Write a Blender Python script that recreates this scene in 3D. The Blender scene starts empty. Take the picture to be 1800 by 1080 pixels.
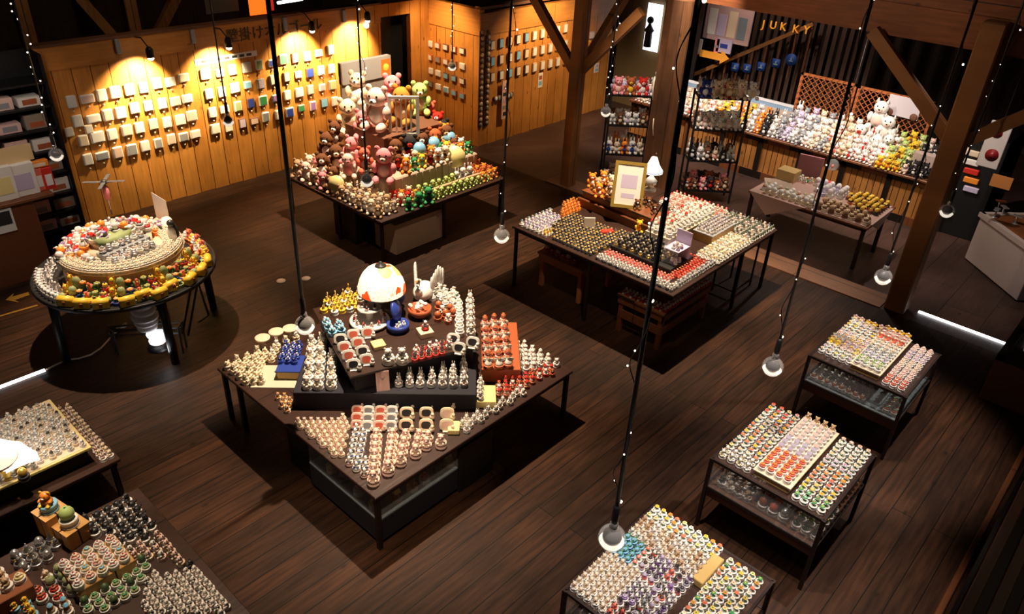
import bpy, bmesh, math, random
from mathutils import Vector, Matrix
R = math.radians
C = bpy.context.scene.collection
rnd = random.Random(7)

# ------------------------------------------------------------------ camera, world, lights, exposure
def camera():
    pitch, roll, yaw = R(31.1907), R(2.9839), R(41.2703)
    fw = Vector((math.cos(yaw)*math.cos(pitch), math.sin(yaw)*math.cos(pitch), -math.sin(pitch)))
    rt = Vector((math.sin(yaw), -math.cos(yaw), 0))
    up = rt.cross(fw)
    r = rt*math.cos(roll) + up*math.sin(roll)
    u = up*math.cos(roll) - rt*math.sin(roll)
    cd = bpy.data.cameras.new('camera'); co = bpy.data.objects.new('camera', cd); C.objects.link(co)
    m = Matrix((r, u, -fw)).transposed().to_4x4(); m.translation = Vector((0, 0, 6))
    co.matrix_world = m
    cd.sensor_width = 36; cd.lens = 36*1346.98/1800; cd.clip_start = 0.05; cd.clip_end = 200
    bpy.context.scene.camera = co
camera()
sc = bpy.context.scene
sc.view_settings.view_transform = 'Standard'; sc.view_settings.look = 'None'
sc.view_settings.gamma = 1; sc.view_settings.use_curve_mapping = False
sc.view_settings.exposure = 0.0
w = bpy.data.worlds.new('world'); sc.world = w; w.use_nodes = True
w.node_tree.nodes['Background'].inputs[0].default_value = (1, .72, .5, 1)
w.node_tree.nodes['Background'].inputs[1].default_value = 0.02
WARM = (1, .76, .53); NEUT = (1, .84, .72)
def spot(loc, tgt, power, ang=70, blend=.7, col=WARM, rad=.06):
    l = bpy.data.lights.new('spot_light', 'SPOT'); l.energy = power; l.color = col
    l.spot_size = R(ang); l.spot_blend = blend; l.shadow_soft_size = rad
    o = bpy.data.objects.new('spot_light', l); C.objects.link(o); o.location = loc
    d = Vector(tgt) - Vector(loc); o.rotation_euler = d.to_track_quat('-Z', 'Y').to_euler()
def point(loc, power, col=WARM, rad=.05):
    l = bpy.data.lights.new('point_light', 'POINT'); l.energy = power; l.color = col; l.shadow_soft_size = rad
    o = bpy.data.objects.new('point_light', l); C.objects.link(o); o.location = loc
# ceiling track spotlights over each display, plus fill lights added without fixtures
spot((5.05, 5.8, 6.7), (4.6, 5.7, .8), 3300, 52)
spot((9.3, 5.2, 6.7), (9.4, 5.5, 1), 3400, 58)
spot((8.2, 10.2, 6.5), (8.2, 10.2, 1), 3600, 54)
spot((3.6, 9.9, 6.5), (3.2, 9.6, 1), 2600, 44)
spot((7.0, 2.6, 6.7), (8.4, 1.8, .7), 1100, 30, col=NEUT)
spot((4.5, 2.6, 6.7), (5.9, 1.7, .7), 1100, 30, col=NEUT)
spot((2.2, 2.8, 6.7), (3.7, 1.7, .7), 800, 32, col=NEUT)
spot((1.8, 2.6, 6.6), (3.6, 4.7, .4), 900, 20)  # added fill from the camera side for the cabinet under the central table
spot((5.4, 3.4, 6.2), (8.4, 5.4, .3), 420, 24)  # added fill for the stools under the gold lidded table
spot((4.6, 6.8, 6.2), (7.5, 9.2, .3), 300, 17)  # added fill for the beige box under the plush table
spot((9.9, 1.0, 6.7), (8.8, 1.8, .9), 1300, 36, col=NEUT)
spot((7.4, 1.0, 6.7), (6.3, 1.7, .9), 1300, 36, col=NEUT)
spot((5.1, 1.0, 6.7), (4.1, 1.7, .9), 1400, 38, col=NEUT)
spot((1.6, 5.6, 6.7), (1.0, 4.8, .8), 1300, 44)
spot((1.6, 7.4, 6.7), (1.1, 7.0, 1), 900, 32)
spot((14.2, 4.5, 3.8), (13.4, 4.4, .8), 300, 80, col=NEUT)
for y in (4.2, 6.0, 7.8, 9.4):
    spot((14.1, y, 3.8), (15.8, y, .9), 430, 84, col=NEUT)
spot((12.4, 3.2, 3.8), (12.6, 2.4, 0), 60, 120, col=NEUT)
spot((14.6, 10.2, 6.3), (14.4, 11.4, 1), 500, 75)
spot((1.6, 11.2, 4.5), (2.4, 13, 1.2), 60, 80, col=NEUT)
spot((8.5, 5, 5.2), (12, 5, 4.2), 160, 110, col=WARM)  # added fill on the balcony beams, no lamp stands here
spot((6, 11.5, 5.5), (6, 15, 4.2), 90, 110, col=WARM)  # added fill for the posts behind the plank wall
spot((10.7, 7.4, 5.2), (12.3, 8.0, 1.2), 420, 34, col=NEUT)  # added fill on the left toy rack
spot((12.0, 5.4, 4.5), (13.3, 6.8, 1.3), 420, 50, col=NEUT)  # added fill on the right toy rack
spot((12.6, 2.6, 4.2), (14.3, 1.4, .5), 230, 70, col=NEUT)  # added fill for the white counter and its hanging sign
spot((16.6, 7.8, 4.3), (18.3, 8.0, 2.6), 150, 100, col=NEUT)  # added fill on the slat screen and notices
spot((2.6, 9.8, 4.6), (3.0, 12.8, 1.5), 150, 60, col=NEUT)  # extra fill added on the boxed shelves at far left
spot((11.2, 6.4, 5.6), (13.3, 6.9, 1.2), 900, 40, col=NEUT)  # second added fill on the right toy rack
spot((9.6, 10.8, 5.2), (9.7, 12.85, 1.8), 900, 26, col=WARM)  # added fill to brighten the display board
point((7.5, -.4, 3.2), 9, WARM, .2)  # added faint fill to lift the balustrade out of black
# small spotlights clipped to the head of the plank wall
WALL_SPOTS = [(5.52, 2.70, 4.95), (6.92, 2.68, 6.45), (8.66, 2.76, 8.25), (9.98, 2.80, 9.75)]
for x, z, tx in WALL_SPOTS:
    spot((x, 13.02, z - .06), (x - .1, 13.5, z - .6), 600, 100, 1, (1, .74, .40), .03)
spot((11.0, 12.6, 3.4), (12.3, 13.0, 1.2), 260, 100, .9, (1, .66, .34))
spot((14.0, 10.6, 3.6), (14.2, 11.9, 1.6), 420, 110, .9, (1, .66, .34))

# ------------------------------------------------------------------ materials
MATS = {}
def mat(name, col, rough=.45, metal=0, emit=0, alpha=1, trans=0, spec=.5):
    if name in MATS: return MATS[name]
    m = bpy.data.materials.new(name); m.use_nodes = True
    b = m.node_tree.nodes['Principled BSDF']; I = b.inputs
    I['Base Color'].default_value = (*col, 1); I['Roughness'].default_value = rough; I['Metallic'].default_value = metal
    I['Specular IOR Level'].default_value = spec
    if emit: I['Emission Color'].default_value = (*col, 1); I['Emission Strength'].default_value = emit
    if trans: I['Transmission Weight'].default_value = trans
    if alpha < 1: I['Alpha'].default_value = alpha
    m.diffuse_color = (*col, 1); MATS[name] = m
    return m
def srgb(r, g, b):
    return tuple(((c/255/12.92) if c/255 < .04045 else ((c/255+.055)/1.055)**2.4) for c in (r, g, b))
def planks(name, c1, c2, length, width, axes='xy', rough=.5, seam=(.01, .006, .004), grain=.35, mort=.008, blotch=.25, spec=.4, streak=False):
    """boards running along the first axis of AXES, object coordinates"""
    m = bpy.data.materials.new(name); m.use_nodes = True; nt = m.node_tree; N = nt.nodes; L = nt.links
    b = N['Principled BSDF']; b.inputs['Roughness'].default_value = rough
    tc = N.new('ShaderNodeTexCoord'); sp = N.new('ShaderNodeSeparateXYZ'); cb = N.new('ShaderNodeCombineXYZ')
    L.new(tc.outputs['Object'], sp.inputs[0])
    L.new(sp.outputs['xyz'.index(axes[0])], cb.inputs[0]); L.new(sp.outputs['xyz'.index(axes[1])], cb.inputs[1])
    br = N.new('ShaderNodeTexBrick'); L.new(cb.outputs[0], br.inputs['Vector'])
    br.inputs['Scale'].default_value = 1; br.inputs['Brick Width'].default_value = length; br.inputs['Row Height'].default_value = width
    br.inputs['Mortar Size'].default_value = mort; br.inputs['Mortar Smooth'].default_value = .3; br.offset = .37
    br.inputs['Color1'].default_value = (*c1, 1); br.inputs['Color2'].default_value = (*c2, 1); br.inputs['Mortar'].default_value = (*seam, 1)
    mp = N.new('ShaderNodeMapping'); mp.inputs['Scale'].default_value = (1.2, 14, 1); L.new(cb.outputs[0], mp.inputs[0])
    no = N.new('ShaderNodeTexNoise'); no.inputs['Scale'].default_value = 1.6; no.inputs['Detail'].default_value = 8; L.new(mp.outputs[0], no.inputs['Vector'])
    n2 = N.new('ShaderNodeTexNoise'); n2.inputs['Scale'].default_value = 1.1; n2.inputs['Detail'].default_value = 4; L.new(cb.outputs[0], n2.inputs['Vector'])
    vo = N.new('ShaderNodeTexVoronoi'); vo.inputs['Scale'].default_value = 2.4
    mpk = N.new('ShaderNodeMapping'); mpk.inputs['Scale'].default_value = (.8, 1.6, 1); L.new(cb.outputs[0], mpk.inputs[0]); L.new(mpk.outputs[0], vo.inputs['Vector'])
    kr = N.new('ShaderNodeMapRange'); kr.inputs[1].default_value = .03; kr.inputs[2].default_value = .11; kr.inputs[3].default_value = .35; kr.inputs[4].default_value = 1
    L.new(vo.outputs['Distance'], kr.inputs[0])
    r1 = N.new('ShaderNodeMapRange'); r1.inputs[1].default_value = .3; r1.inputs[2].default_value = .7; r1.inputs[3].default_value = 1-grain; r1.inputs[4].default_value = 1+grain
    L.new(no.outputs[0], r1.inputs[0])
    r2 = N.new('ShaderNodeMapRange'); r2.inputs[1].default_value = .3; r2.inputs[2].default_value = .7; r2.inputs[3].default_value = 1-blotch; r2.inputs[4].default_value = 1+blotch; b.inputs['Specular IOR Level'].default_value = spec
    L.new(n2.outputs[0], r2.inputs[0])
    a1 = N.new('ShaderNodeMath'); a1.operation = 'MULTIPLY'; L.new(r1.outputs[0], a1.inputs[0]); L.new(r2.outputs[0], a1.inputs[1])
    a2 = N.new('ShaderNodeMath'); a2.operation = 'MULTIPLY'; L.new(a1.outputs[0], a2.inputs[0]); L.new(kr.outputs[0], a2.inputs[1])
    vm = N.new('ShaderNodeVectorMath'); vm.operation = 'SCALE'; L.new(br.outputs[0], vm.inputs[0]); L.new(a2.outputs[0], vm.inputs['Scale'])
    if streak:   # worn pale scuffs along the boards
        ms = N.new('ShaderNodeMapping'); ms.inputs['Scale'].default_value = (1.3, 22, 1); L.new(cb.outputs[0], ms.inputs[0])
        ns = N.new('ShaderNodeTexNoise'); ns.inputs['Scale'].default_value = 1.7; ns.inputs['Detail'].default_value = 3; L.new(ms.outputs[0], ns.inputs['Vector'])
        rs = N.new('ShaderNodeMapRange'); rs.inputs[1].default_value = .72; rs.inputs[2].default_value = .80; rs.inputs[3].default_value = 0; rs.inputs[4].default_value = .8; L.new(ns.outputs[0], rs.inputs[0])
        mx = N.new('ShaderNodeMix'); mx.data_type = 'RGBA'; L.new(rs.outputs[0], mx.inputs['Factor']); L.new(vm.outputs[0], mx.inputs['A']); mx.inputs['B'].default_value = (.13, .07, .03, 1)
        L.new(mx.outputs['Result'], b.inputs['Base Color'])
    else: L.new(vm.outputs[0], b.inputs['Base Color'])
    bp = N.new('ShaderNodeBump'); bp.inputs['Strength'].default_value = .25; bp.inputs['Distance'].default_value = .01
    L.new(no.outputs[0], bp.inputs['Height']); L.new(bp.outputs[0], b.inputs['Normal'])
    MATS[name] = m; return m
FLOOR = planks('dark_floorboards', srgb(56, 34, 20), srgb(40, 24, 14), 7.4, .21, 'xy', .55, grain=.5, mort=.006, blotch=.4, spec=.15, seam=(.003, .002, .0015), streak=True)
FLOOR2 = planks('greyish_floorboards', srgb(70, 50, 42), srgb(58, 41, 35), 1.9, .62, 'xy', .45, grain=.2, mort=.006, blotch=.35, spec=.3, seam=(.004, .003, .002))
PINE_Y = planks('pine_wall_xz', srgb(204, 140, 66), srgb(188, 124, 54), 9, .295, 'zx', .45, seam=srgb(90, 45, 12), grain=.14)
PINE_X = planks('pine_wall_yz', srgb(204, 140, 66), srgb(188, 124, 54), 9, .295, 'zy', .45, seam=srgb(90, 45, 12), grain=.14)
PINE_T = planks('pine_trim', srgb(198, 136, 66), srgb(188, 124, 56), 4, .6, 'xz', .45, seam=srgb(90, 45, 12), grain=.14)
DARKW = planks('dark_boarding', srgb(52, 36, 26), srgb(38, 26, 19), 4, .24, 'zx', .7)
DARKX = planks('dark_boarding_side', srgb(70, 50, 36), srgb(48, 34, 26), 4, .2, 'zy', .7)
BEAMW = planks('beam_wood', srgb(138, 90, 46), srgb(124, 80, 40), 30, .9, 'zx', .6, grain=.25)
BEAMY = planks('beam_wood_long', srgb(130, 74, 36), srgb(118, 66, 32), 30, .9, 'yz', .6, grain=.25)
TRUNK = planks('trunk_wood', srgb(112, 74, 44), srgb(92, 60, 36), 30, .21, 'zx', .6, grain=.3, mort=.004)
CABW = planks('cabinet_wood', srgb(176, 120, 60), srgb(160, 106, 52), 3, .12, 'zy', .5, grain=.12)
BROWN = planks('brown_wood', srgb(120, 70, 38), srgb(100, 58, 32), 3, .5, 'xy', .45, grain=.2)
TBL = planks('table_top_wood', srgb(58, 38, 30), srgb(52, 33, 27), 3, .6, 'xy', .4, grain=.12)
CRATE = planks('pale_wood', srgb(206, 156, 90), srgb(190, 140, 78), 1, .3, 'xy', .5, grain=.12)
SILL = planks('threshold_wood', srgb(124, 86, 60), srgb(114, 78, 54), 4, .6, 'yx', .5, grain=.12)
IRON = mat('dark_iron', srgb(40, 28, 24), .45, .3)
BLACK = mat('black', (.006, .006, .007), .5)
NAVY = mat('navy_cloth', srgb(26, 24, 36), .8)
WHITE = mat('porcelain_white', (.82, .80, .76), .3)
CREAM = mat('cream', (.80, .66, .48), .35)
PINKC = mat('pale_pink', (.80, .56, .48), .35)
PINK = mat('pink', (.80, .28, .30), .6)
GREY = mat('grey', (.30, .31, .33), .4)
SILVER = mat('silver', (.6, .6, .63), .25, .8)
BLUE = mat('blue', (.03, .06, .33), .35)
LBLUE = mat('light_blue', (.22, .50, .72), .4)
RED = mat('red', (.60, .03, .02), .35)
CORAL = mat('coral', (.75, .16, .10), .4)
ORANGE = mat('orange', (.85, .27, .03), .4)
YELLOW = mat('yellow', (.85, .55, .05), .4)
PALEY = mat('pale_yellow', (.85, .72, .30), .4)
GOLD = mat('gold', (.80, .55, .12), .3, .7)
GREEN = mat('green', (.05, .30, .10), .45)
LGREEN = mat('light_green', (.45, .60, .20), .6)
OLIVE = mat('olive_green', (.30, .36, .16), .6)
BROWNC = mat('brown', (.16, .065, .03), .6)
TERRA = mat('terracotta', (.42, .11, .04), .4)
DARKC = mat('charcoal', (.03, .028, .03), .4)
PURPLE = mat('purple', (.28, .16, .42), .4)
LAV = mat('lavender', (.55, .48, .66), .4)
TAN = mat('tan', (.52, .33, .18), .7)
BEIGE = mat('beige_cloth', (.45, .34, .25), .85)
GLASS = mat('clear_glass', (.9, .93, .95), .03, 0, 0, .10, 0, .8)
THIN = mat('thin_glass', (.9, .9, .92), .02, 0, 0, .16, 0, .8)
CRYST = mat('crystal', (.74, .70, .70), .1, 0)
EYE = mat('eye_black', (.01, .01, .01), .2)
CARD = mat('card_white', (.80, .76, .70), .6)
PINKCARD = mat('card_pink', (.80, .52, .48), .6)
GREYPL = mat('shelf_grey_blue', srgb(120, 138, 146), .4)
BULB = mat('bulb_glow', (1, .86, .68), .5, 0, 9)
FAIRY = mat('fairy_bulb_glow', (1, .88, .74), .5, 0, 2.2)
DISCW = mat('disc_white', (.95, .95, 1), .5, 0, 1.6)
EMITW = mat('emit_white', (.95, .95, 1), .5, 0, 6)

# ------------------------------------------------------------------ mesh helpers
class MB:
    def __init__(s): s.v = []; s.f = []; s.m = []; s.mats = []; s.sm = []
    def mi(s, m):
        if m not in s.mats: s.mats.append(m)
        return s.mats.index(m)
    def add(s, vs, fs, m, smooth=False, M=None):
        o = len(s.v); k = s.mi(m)
        if M is not None: vs = [M @ Vector(v) for v in vs]
        s.v += [tuple(v) for v in vs]; s.f += [tuple(o+i for i in f) for f in fs]; s.m += [k]*len(fs); s.sm += [smooth]*len(fs)
        return s
    def box(s, x0, x1, y0, y1, z0, z1, m, M=None):
        vs = [(x, y, z) for z in (z0, z1) for y in (y0, y1) for x in (x0, x1)]
        return s.add(vs, [(0, 2, 3, 1), (4, 5, 7, 6), (0, 1, 5, 4), (2, 6, 7, 3), (0, 4, 6, 2), (1, 3, 7, 5)], m, False, M)
    def bbox(s, x0, x1, y0, y1, z0, z1, m, b=.01, M=None):
        """box with chamfered upright and top edges"""
        def ring(i, z): return [(x0+i+b, y0+i, z), (x1-i-b, y0+i, z), (x1-i, y0+i+b, z), (x1-i, y1-i-b, z), (x1-i-b, y1-i, z), (x0+i+b, y1-i, z), (x0+i, y1-i-b, z), (x0+i, y0+i+b, z)]
        vs = ring(b, z0)+ring(0, z0+b)+ring(0, z1-b)+ring(b, z1)
        fs = [tuple(range(7, -1, -1)), tuple(range(24, 32))]
        for k in range(3): fs += [(k*8+i, k*8+(i+1) % 8, k*8+8+(i+1) % 8, k*8+8+i) for i in range(8)]
        return s.add(vs, fs, m, False, M)
    def lathe(s, prof, m, n=14, M=None, smooth=True, c=(0, 0, 0)):
        vs = []; fs = []
        for r, z in prof: vs += [(c[0]+r*math.cos(2*math.pi*i/n), c[1]+r*math.sin(2*math.pi*i/n), c[2]+z) for i in range(n)]
        for k in range(len(prof)-1): fs += [(k*n+i, k*n+(i+1) % n, (k+1)*n+(i+1) % n, (k+1)*n+i) for i in range(n)]
        if prof[0][0] > 1e-6: fs.append(tuple(range(n-1, -1, -1)))
        if prof[-1][0] > 1e-6: fs.append(tuple(range((len(prof)-1)*n, len(prof)*n)))
        return s.add(vs, fs, m, smooth, M)
    def ell(s, c, r, m, n=10, k=7, M=None):
        if not hasattr(r, '__len__'): r = (r, r, r)
        vs = [(c[0], c[1], c[2]-r[2])]
        for j in range(1, k):
            a = math.pi*j/k - math.pi/2
            vs += [(c[0]+r[0]*math.cos(a)*math.cos(2*math.pi*i/n), c[1]+r[1]*math.cos(a)*math.sin(2*math.pi*i/n), c[2]+r[2]*math.sin(a)) for i in range(n)]
        vs.append((c[0], c[1], c[2]+r[2])); t = len(vs)-1
        fs = [(0, 1+(i+1) % n, 1+i) for i in range(n)]
        for j in range(k-2): fs += [(1+j*n+i, 1+j*n+(i+1) % n, 1+(j+1)*n+(i+1) % n, 1+(j+1)*n+i) for i in range(n)]
        fs += [(t, 1+(k-2)*n+i, 1+(k-2)*n+(i+1) % n) for i in range(n)]
        return s.add(vs, fs, m, True, M)
    def tube(s, pts, r, m, n=8, smooth=True):
        pts = [Vector(p) for p in pts]; vs = []; fs = []
        for i, p in enumerate(pts):
            d = (pts[min(i+1, len(pts)-1)]-pts[max(i-1, 0)]).normalized()
            a = d.cross(Vector((0, 0, 1))) if abs(d.z) < .95 else d.cross(Vector((1, 0, 0)))
            a.normalize(); b = d.cross(a); rr = r[i] if hasattr(r, '__len__') else r
            vs += [tuple(p+a*rr*math.cos(2*math.pi*j/n)+b*rr*math.sin(2*math.pi*j/n)) for j in range(n)]
        for k in range(len(pts)-1): fs += [(k*n+i, k*n+(i+1) % n, (k+1)*n+(i+1) % n, (k+1)*n+i) for i in range(n)]
        fs += [tuple(range(n-1, -1, -1)), tuple(range((len(pts)-1)*n, len(pts)*n))]
        return s.add(vs, fs, m, smooth)
    def beam(s, a, b, w, h, m, up=(0, 0, 1)):
        """a square-cut timber from A to B"""
        a = Vector(a); b = Vector(b); d = (b-a).normalized(); u = Vector(up)
        if abs(d.dot(u)) > .98: u = Vector((1, 0, 0))
        sd = d.cross(u).normalized(); up2 = sd.cross(d).normalized(); vs = []
        for p in (a, b):
            for i, j in ((-1, -1), (1, -1), (1, 1), (-1, 1)): vs.append(tuple(p+sd*i*w/2+up2*j*h/2))
        return s.add(vs, [(3, 2, 1, 0), (4, 5, 6, 7), (0, 1, 5, 4), (1, 2, 6, 5), (2, 3, 7, 6), (3, 0, 4, 7)], m)
    def mesh(s, name):
        me = bpy.data.meshes.new(name); me.from_pydata(s.v, [], s.f)
        for m in s.mats: me.materials.append(m)
        me.polygons.foreach_set('material_index', s.m); me.polygons.foreach_set('use_smooth', s.sm); me.update()
        return me
def link(name, me, parent=None, loc=None, rz=0, sc_=None):
    o = bpy.data.objects.new(name, me); C.objects.link(o)
    if parent: o.parent = parent
    if loc is not None: o.location = loc
    if rz: o.rotation_euler = (0, 0, rz)
    if sc_: o.scale = (sc_,)*3 if not hasattr(sc_, '__len__') else sc_
    return o
def obj(name, mb, parent=None, loc=None, rz=0): return link(name, mb.mesh(name), parent, loc, rz)
def tag(o, label, cat, group=None, kind=None):
    o['label'] = label; o['category'] = cat
    if group: o['group'] = group
    if kind: o['kind'] = kind
    return o
def struct(name, mb): o = obj(name, mb); o['kind'] = 'structure'; return o
def thing(name, label, cat, loc=(0, 0, 0), rz=0, group=None):
    return tag(link(name, None, None, loc, rz), label, cat, group)
def B(x0, x1, y0, y1, z0, z1, m, b=0):
    return MB().box(x0, x1, y0, y1, z0, z1, m) if not b else MB().bbox(x0, x1, y0, y1, z0, z1, m, b)
ORD = ['zeroth', 'first', 'second', 'third', 'fourth', 'fifth', 'sixth', 'seventh', 'eighth', 'ninth', 'tenth', 'eleventh', 'twelfth', 'thirteenth', 'fourteenth', 'fifteenth', 'sixteenth', 'seventeenth', 'eighteenth', 'nineteenth']
TENS = {2: 'twenty', 3: 'thirty', 4: 'forty', 5: 'fifty', 6: 'sixty'}
def ordw(n):
    if n < 20: return ORD[n]
    t, u = divmod(n, 10)
    return (TENS[t][:-1]+'ieth') if u == 0 else TENS[t]+'-'+ORD[u]

# ------------------------------------------------------------------ room
struct('floor', B(-6, 11.66, -3, 18, -.1, 0, FLOOR))
struct('floor_back', B(11.66, 24, -3, 18, -.1, 0, FLOOR2))
struct('trim_1', B(11.66, 12.16, 2.56, 9.5, 0, .02, SILL))
struct('ceiling', B(-6, 24, -3, 18, 8.2, 8.3, DARKW))
struct('wall_left', B(3.95, 10.68, 13.5, 13.62, 0, 2.98, PINE_Y))
struct('trim_2', B(3.95, 10.68, 13.475, 13.5, 2.62, 2.98, PINE_T))
struct('trim_3', MB().box(3.93, 10.7, 13.46, 13.66, 2.98, 3.02, BROWNC))
struct('wall_over_door', B(10.68, 12.08, 13.5, 13.62, 2.72, 2.98, PINE_Y))
struct('wall_beside_door', B(11.5, 12.08, 13.5, 13.62, 0, 2.72, PINE_Y))
struct('door_1', B(10.6, 11.6, 13.9, 13.95, 0, 2.9, BLACK))
struct('wall_corner', B(12.08, 12.2, 11.91, 13.62, 0, 2.98, PINE_X))
struct('trim_4', B(12.055, 12.08, 11.9, 13.5, 2.45, 2.98, PINE_T))
struct('wall_right', B(12.2, 16.9, 11.91, 12.03, 0, 2.9, PINE_Y))
struct('trim_5', B(12.06, 16.9, 11.885, 11.91, 2.45, 2.9, PINE_T))
struct('trim_6', B(12.05, 16.9, 11.86, 12.05, 2.98, 3.04, BROWNC))
struct('wall_back', B(17.6, 17.7, 10.35, 12.2, 0, 4.2, mat('drab_wall', srgb(120, 98, 62), .7)))
struct('wall_behind', B(-6, 24, 17.5, 17.6, 0, 8.2, DARKW))
struct('wall_far', B(22, 22.1, -3, 17.5, 0, 8.2, DARKX))
struct('wall_side', B(-6, -5.9, -3, 17.5, 0, 8.2, DARKX))
struct('wall_near', B(-6, 24, -3.1, -3, 0, 8.2, DARKW))
# balcony edge timber around the open hall
struct('beam_1', B(12.01, 12.2, -3, 9.3, 3.9, 4.34, BEAMY))
struct('beam_2', B(11.95, 12.2, -3, 11.9, 4.345, 4.75, BEAMY))
struct('ceiling_balcony', B(12.2, 22, -3, 17.5, 4.6, 4.7, DARKW))
struct('beam_3', B(12.01, 12.2, 9.3, 11.9, 3.9, 4.34, BEAMY))
def post(name, x, y, s, z1, lab, braces=()):
    t = thing(name, lab, 'post', (x, y, 0))
    obj('shaft', MB().bbox(-s/2, s/2, -s/2, s/2, 0, z1, BEAMW, .02), t)
    for a, b in braces: obj('brace', MB().beam(a, b, .13, .17, BEAMW), t)
    return t
post('timber_post', 11.85, 2.37, .30, 4.32, 'squared timber post rising from the threshold beside the white counter, braced at its head', [((0, .1, 2.75), (0, 1.5, 3.95)), ((0, -.1, 2.75), (0, -1.5, 3.95))])
post('timber_post', 11.85, 9.05, .24, 4.0, 'slim timber post with spreading braces in front of the pine wall', [((-.05, .05, 2.35), (-.05, 1.25, 3.6)), ((.05, -.05, 2.35), (.05, -1.25, 3.6)), ((.06, 0, 2.3), (1.3, .0, 3.55))])
t = thing('trunk_post', 'broad knotty trunk post standing behind the gold lidded display table', 'post', (12.0, 7.1, 0))
obj('shaft', MB().lathe([(.30, 0), (.285, 1.2), (.27, 2.6), (.265, 3.9)], TRUNK, 10, smooth=False), t)
for a, b in (((-.27, .06, 1.9), (-.30, .0, 1.6)), ((-.27, -.1, 1.3), (-.28, -.16, 1.1)), ((-.2, .2, 2.6), (-.23, .16, 2.2))):
    obj('knot', MB().tube([a, ((a[0]+b[0])/2-.02, (a[1]+b[1])/2, (a[2]+b[2])/2), b], .012, CREAM, 5), t)
post('timber_post', 14.6, 1.3, .24, 4.55, 'timber post behind the white counter, hung with a white sign', [((0, .1, 2.6), (0, 1.2, 3.7))])
# posts behind the plank wall
for x, lab in ((4.38, 'dim post standing at the end of the plank wall, nearest the boxed shelves'), (6.15, 'dim forked post seen above the plank wall, over its wall lamps')):
    post('timber_post', x, 15.0, .22, 6.5, lab, [] if x < 5 else [((.1, 0, 2.2), (1.1, 0, 3.5)), ((-.1, 0, 2.2), (-.9, 0, 3.5))])

# ------------------------------------------------------------------ wall fittings
for k, (x, z, tx) in enumerate(WALL_SPOTS):
    t = thing('wall_lamp', ['black clip lamp on the plank wall nearest its end', 'black clip lamp over the white paper strip', 'black clip lamp over the lettering', 'black clip lamp nearest the dark doorway'][k], 'lamp', (x, 13.45, z+.05), 0, 'clip lamps along the plank wall')
    obj('bracket', MB().tube([(0, 0, .22), (-.02, -.25, .25), (0, -.42, .12)], .012, BLACK, 6), t)
    obj('lamp_housing', MB().lathe([(.03, .14), (.06, .1), (.07, -.02), (.065, -.03)], BLACK, 12, c=(0, -.43, 0)), t)
    obj('bulb', MB().ell((0, -.43, -.045), (.05, .05, .035), BULB, 12, 8), t)
t = thing('wall_lamp', 'white globe clip lamp on the plank wall beside the dark doorway', 'lamp', (10.25, 13.42, 2.62), 0, 'clip lamps along the plank wall')
obj('bracket', MB().tube([(.1, .06, .1), (.05, 0, .08), (0, -.02, .04)], .012, BLACK, 6), t); obj('bulb', MB().ell((0, 0, 0), .055, BULB, 12, 8), t)
for k, x in enumerate((5.2, 6.5, 8.35, 9.72)):
    tag(obj('bracket_clip', MB().bbox(-.04, .04, -.05, 0, -.12, .12, GREY, .01), None, (x, 13.47, 2.86)), 'small grey metal clip on the head of the plank wall, %s from its boxed end' % ordw(k+1), 'clip', 'grey clips on the plank wall')
def text(name, s, loc, rot, size, m, label, cat='lettering', ext=.01):
    cu = bpy.data.curves.new(name, 'FONT'); cu.body = s; cu.size = size; cu.extrude = ext; cu.align_x = 'LEFT'
    cu.materials.append(m); tmp = bpy.data.objects.new(name, cu); C.objects.link(tmp); bpy.context.view_layer.update()
    me = bpy.data.meshes.new_from_object(tmp.evaluated_get(bpy.context.evaluated_depsgraph_get())); bpy.data.objects.remove(tmp)
    o = bpy.data.objects.new(name, me); C.objects.link(o); o.location = loc; o.rotation_euler = rot
    if label: tag(o, label, cat)
    return o
text('wall_lettering', '壁掛けオルゴール', (7.12, 13.46, 2.68), (R(90), 0, 0), .26, mat('lettering_brown', srgb(92, 70, 40), .6), 'dark carved lettering along the head of the plank wall', 'lettering')
t = tag(obj('paper_strip', B(-.62, .62, -.01, 0, -.05, .05, CARD), None, (7.1, 13.5, 2.4)), 'long white paper strip pinned above the plaques', 'notice')
for k in range(7): obj('strip_mark', B(-.05, .05, -.013, -.01, -.025, .02, DARKC), t, (-.45+.15*k, 0, 0))
# framed plaques with pull knobs
PL = {}
def plaque_me(w_, h_, fm, pm, arch=False):
    k = (w_, h_, fm.name, pm.name, arch)
    if k not in PL:
        a = MB().bbox(-w_/2, w_/2, -.045, 0, -h_/2, h_/2, fm, .01)
        p = MB().box(-w_/2+.02, w_/2-.02, -.05, -.046, -h_/2+.02, h_/2-.02, pm)
        c = MB().tube([(0, -.02, -h_/2), (0, -.02, -h_/2-.05)], .004, BROWNC, 5); c.ell((0, -.02, -h_/2-.06), .018, CREAM, 8, 6)
        PL[k] = (a.mesh('plaque'), p.mesh('picture'), c.mesh('pull_knob'))
    return PL[k]
def plaque(loc, rz, w_, h_, fm, pm, label, group, knob=True):
    a, p, c = plaque_me(w_, h_, fm, pm)
    o = tag(link('wall_plaque', a, None, loc, rz), label, 'plaque', group)
    link('picture', p, o); 
    if knob: link('pull_knob', c, o)
def lerp(a, b, t): return tuple(x+(y-x)*t for x, y in zip(a, b))
gcols = [LBLUE, PURPLE, GREEN, BLUE, OLIVE, GREY, PINKC, LAV, WHITE, TERRA]
tl, tr, bl, br = [(4.313,2.117),(6.219,2.164),(4.346,1.117),(6.27,1.135)]
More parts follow.
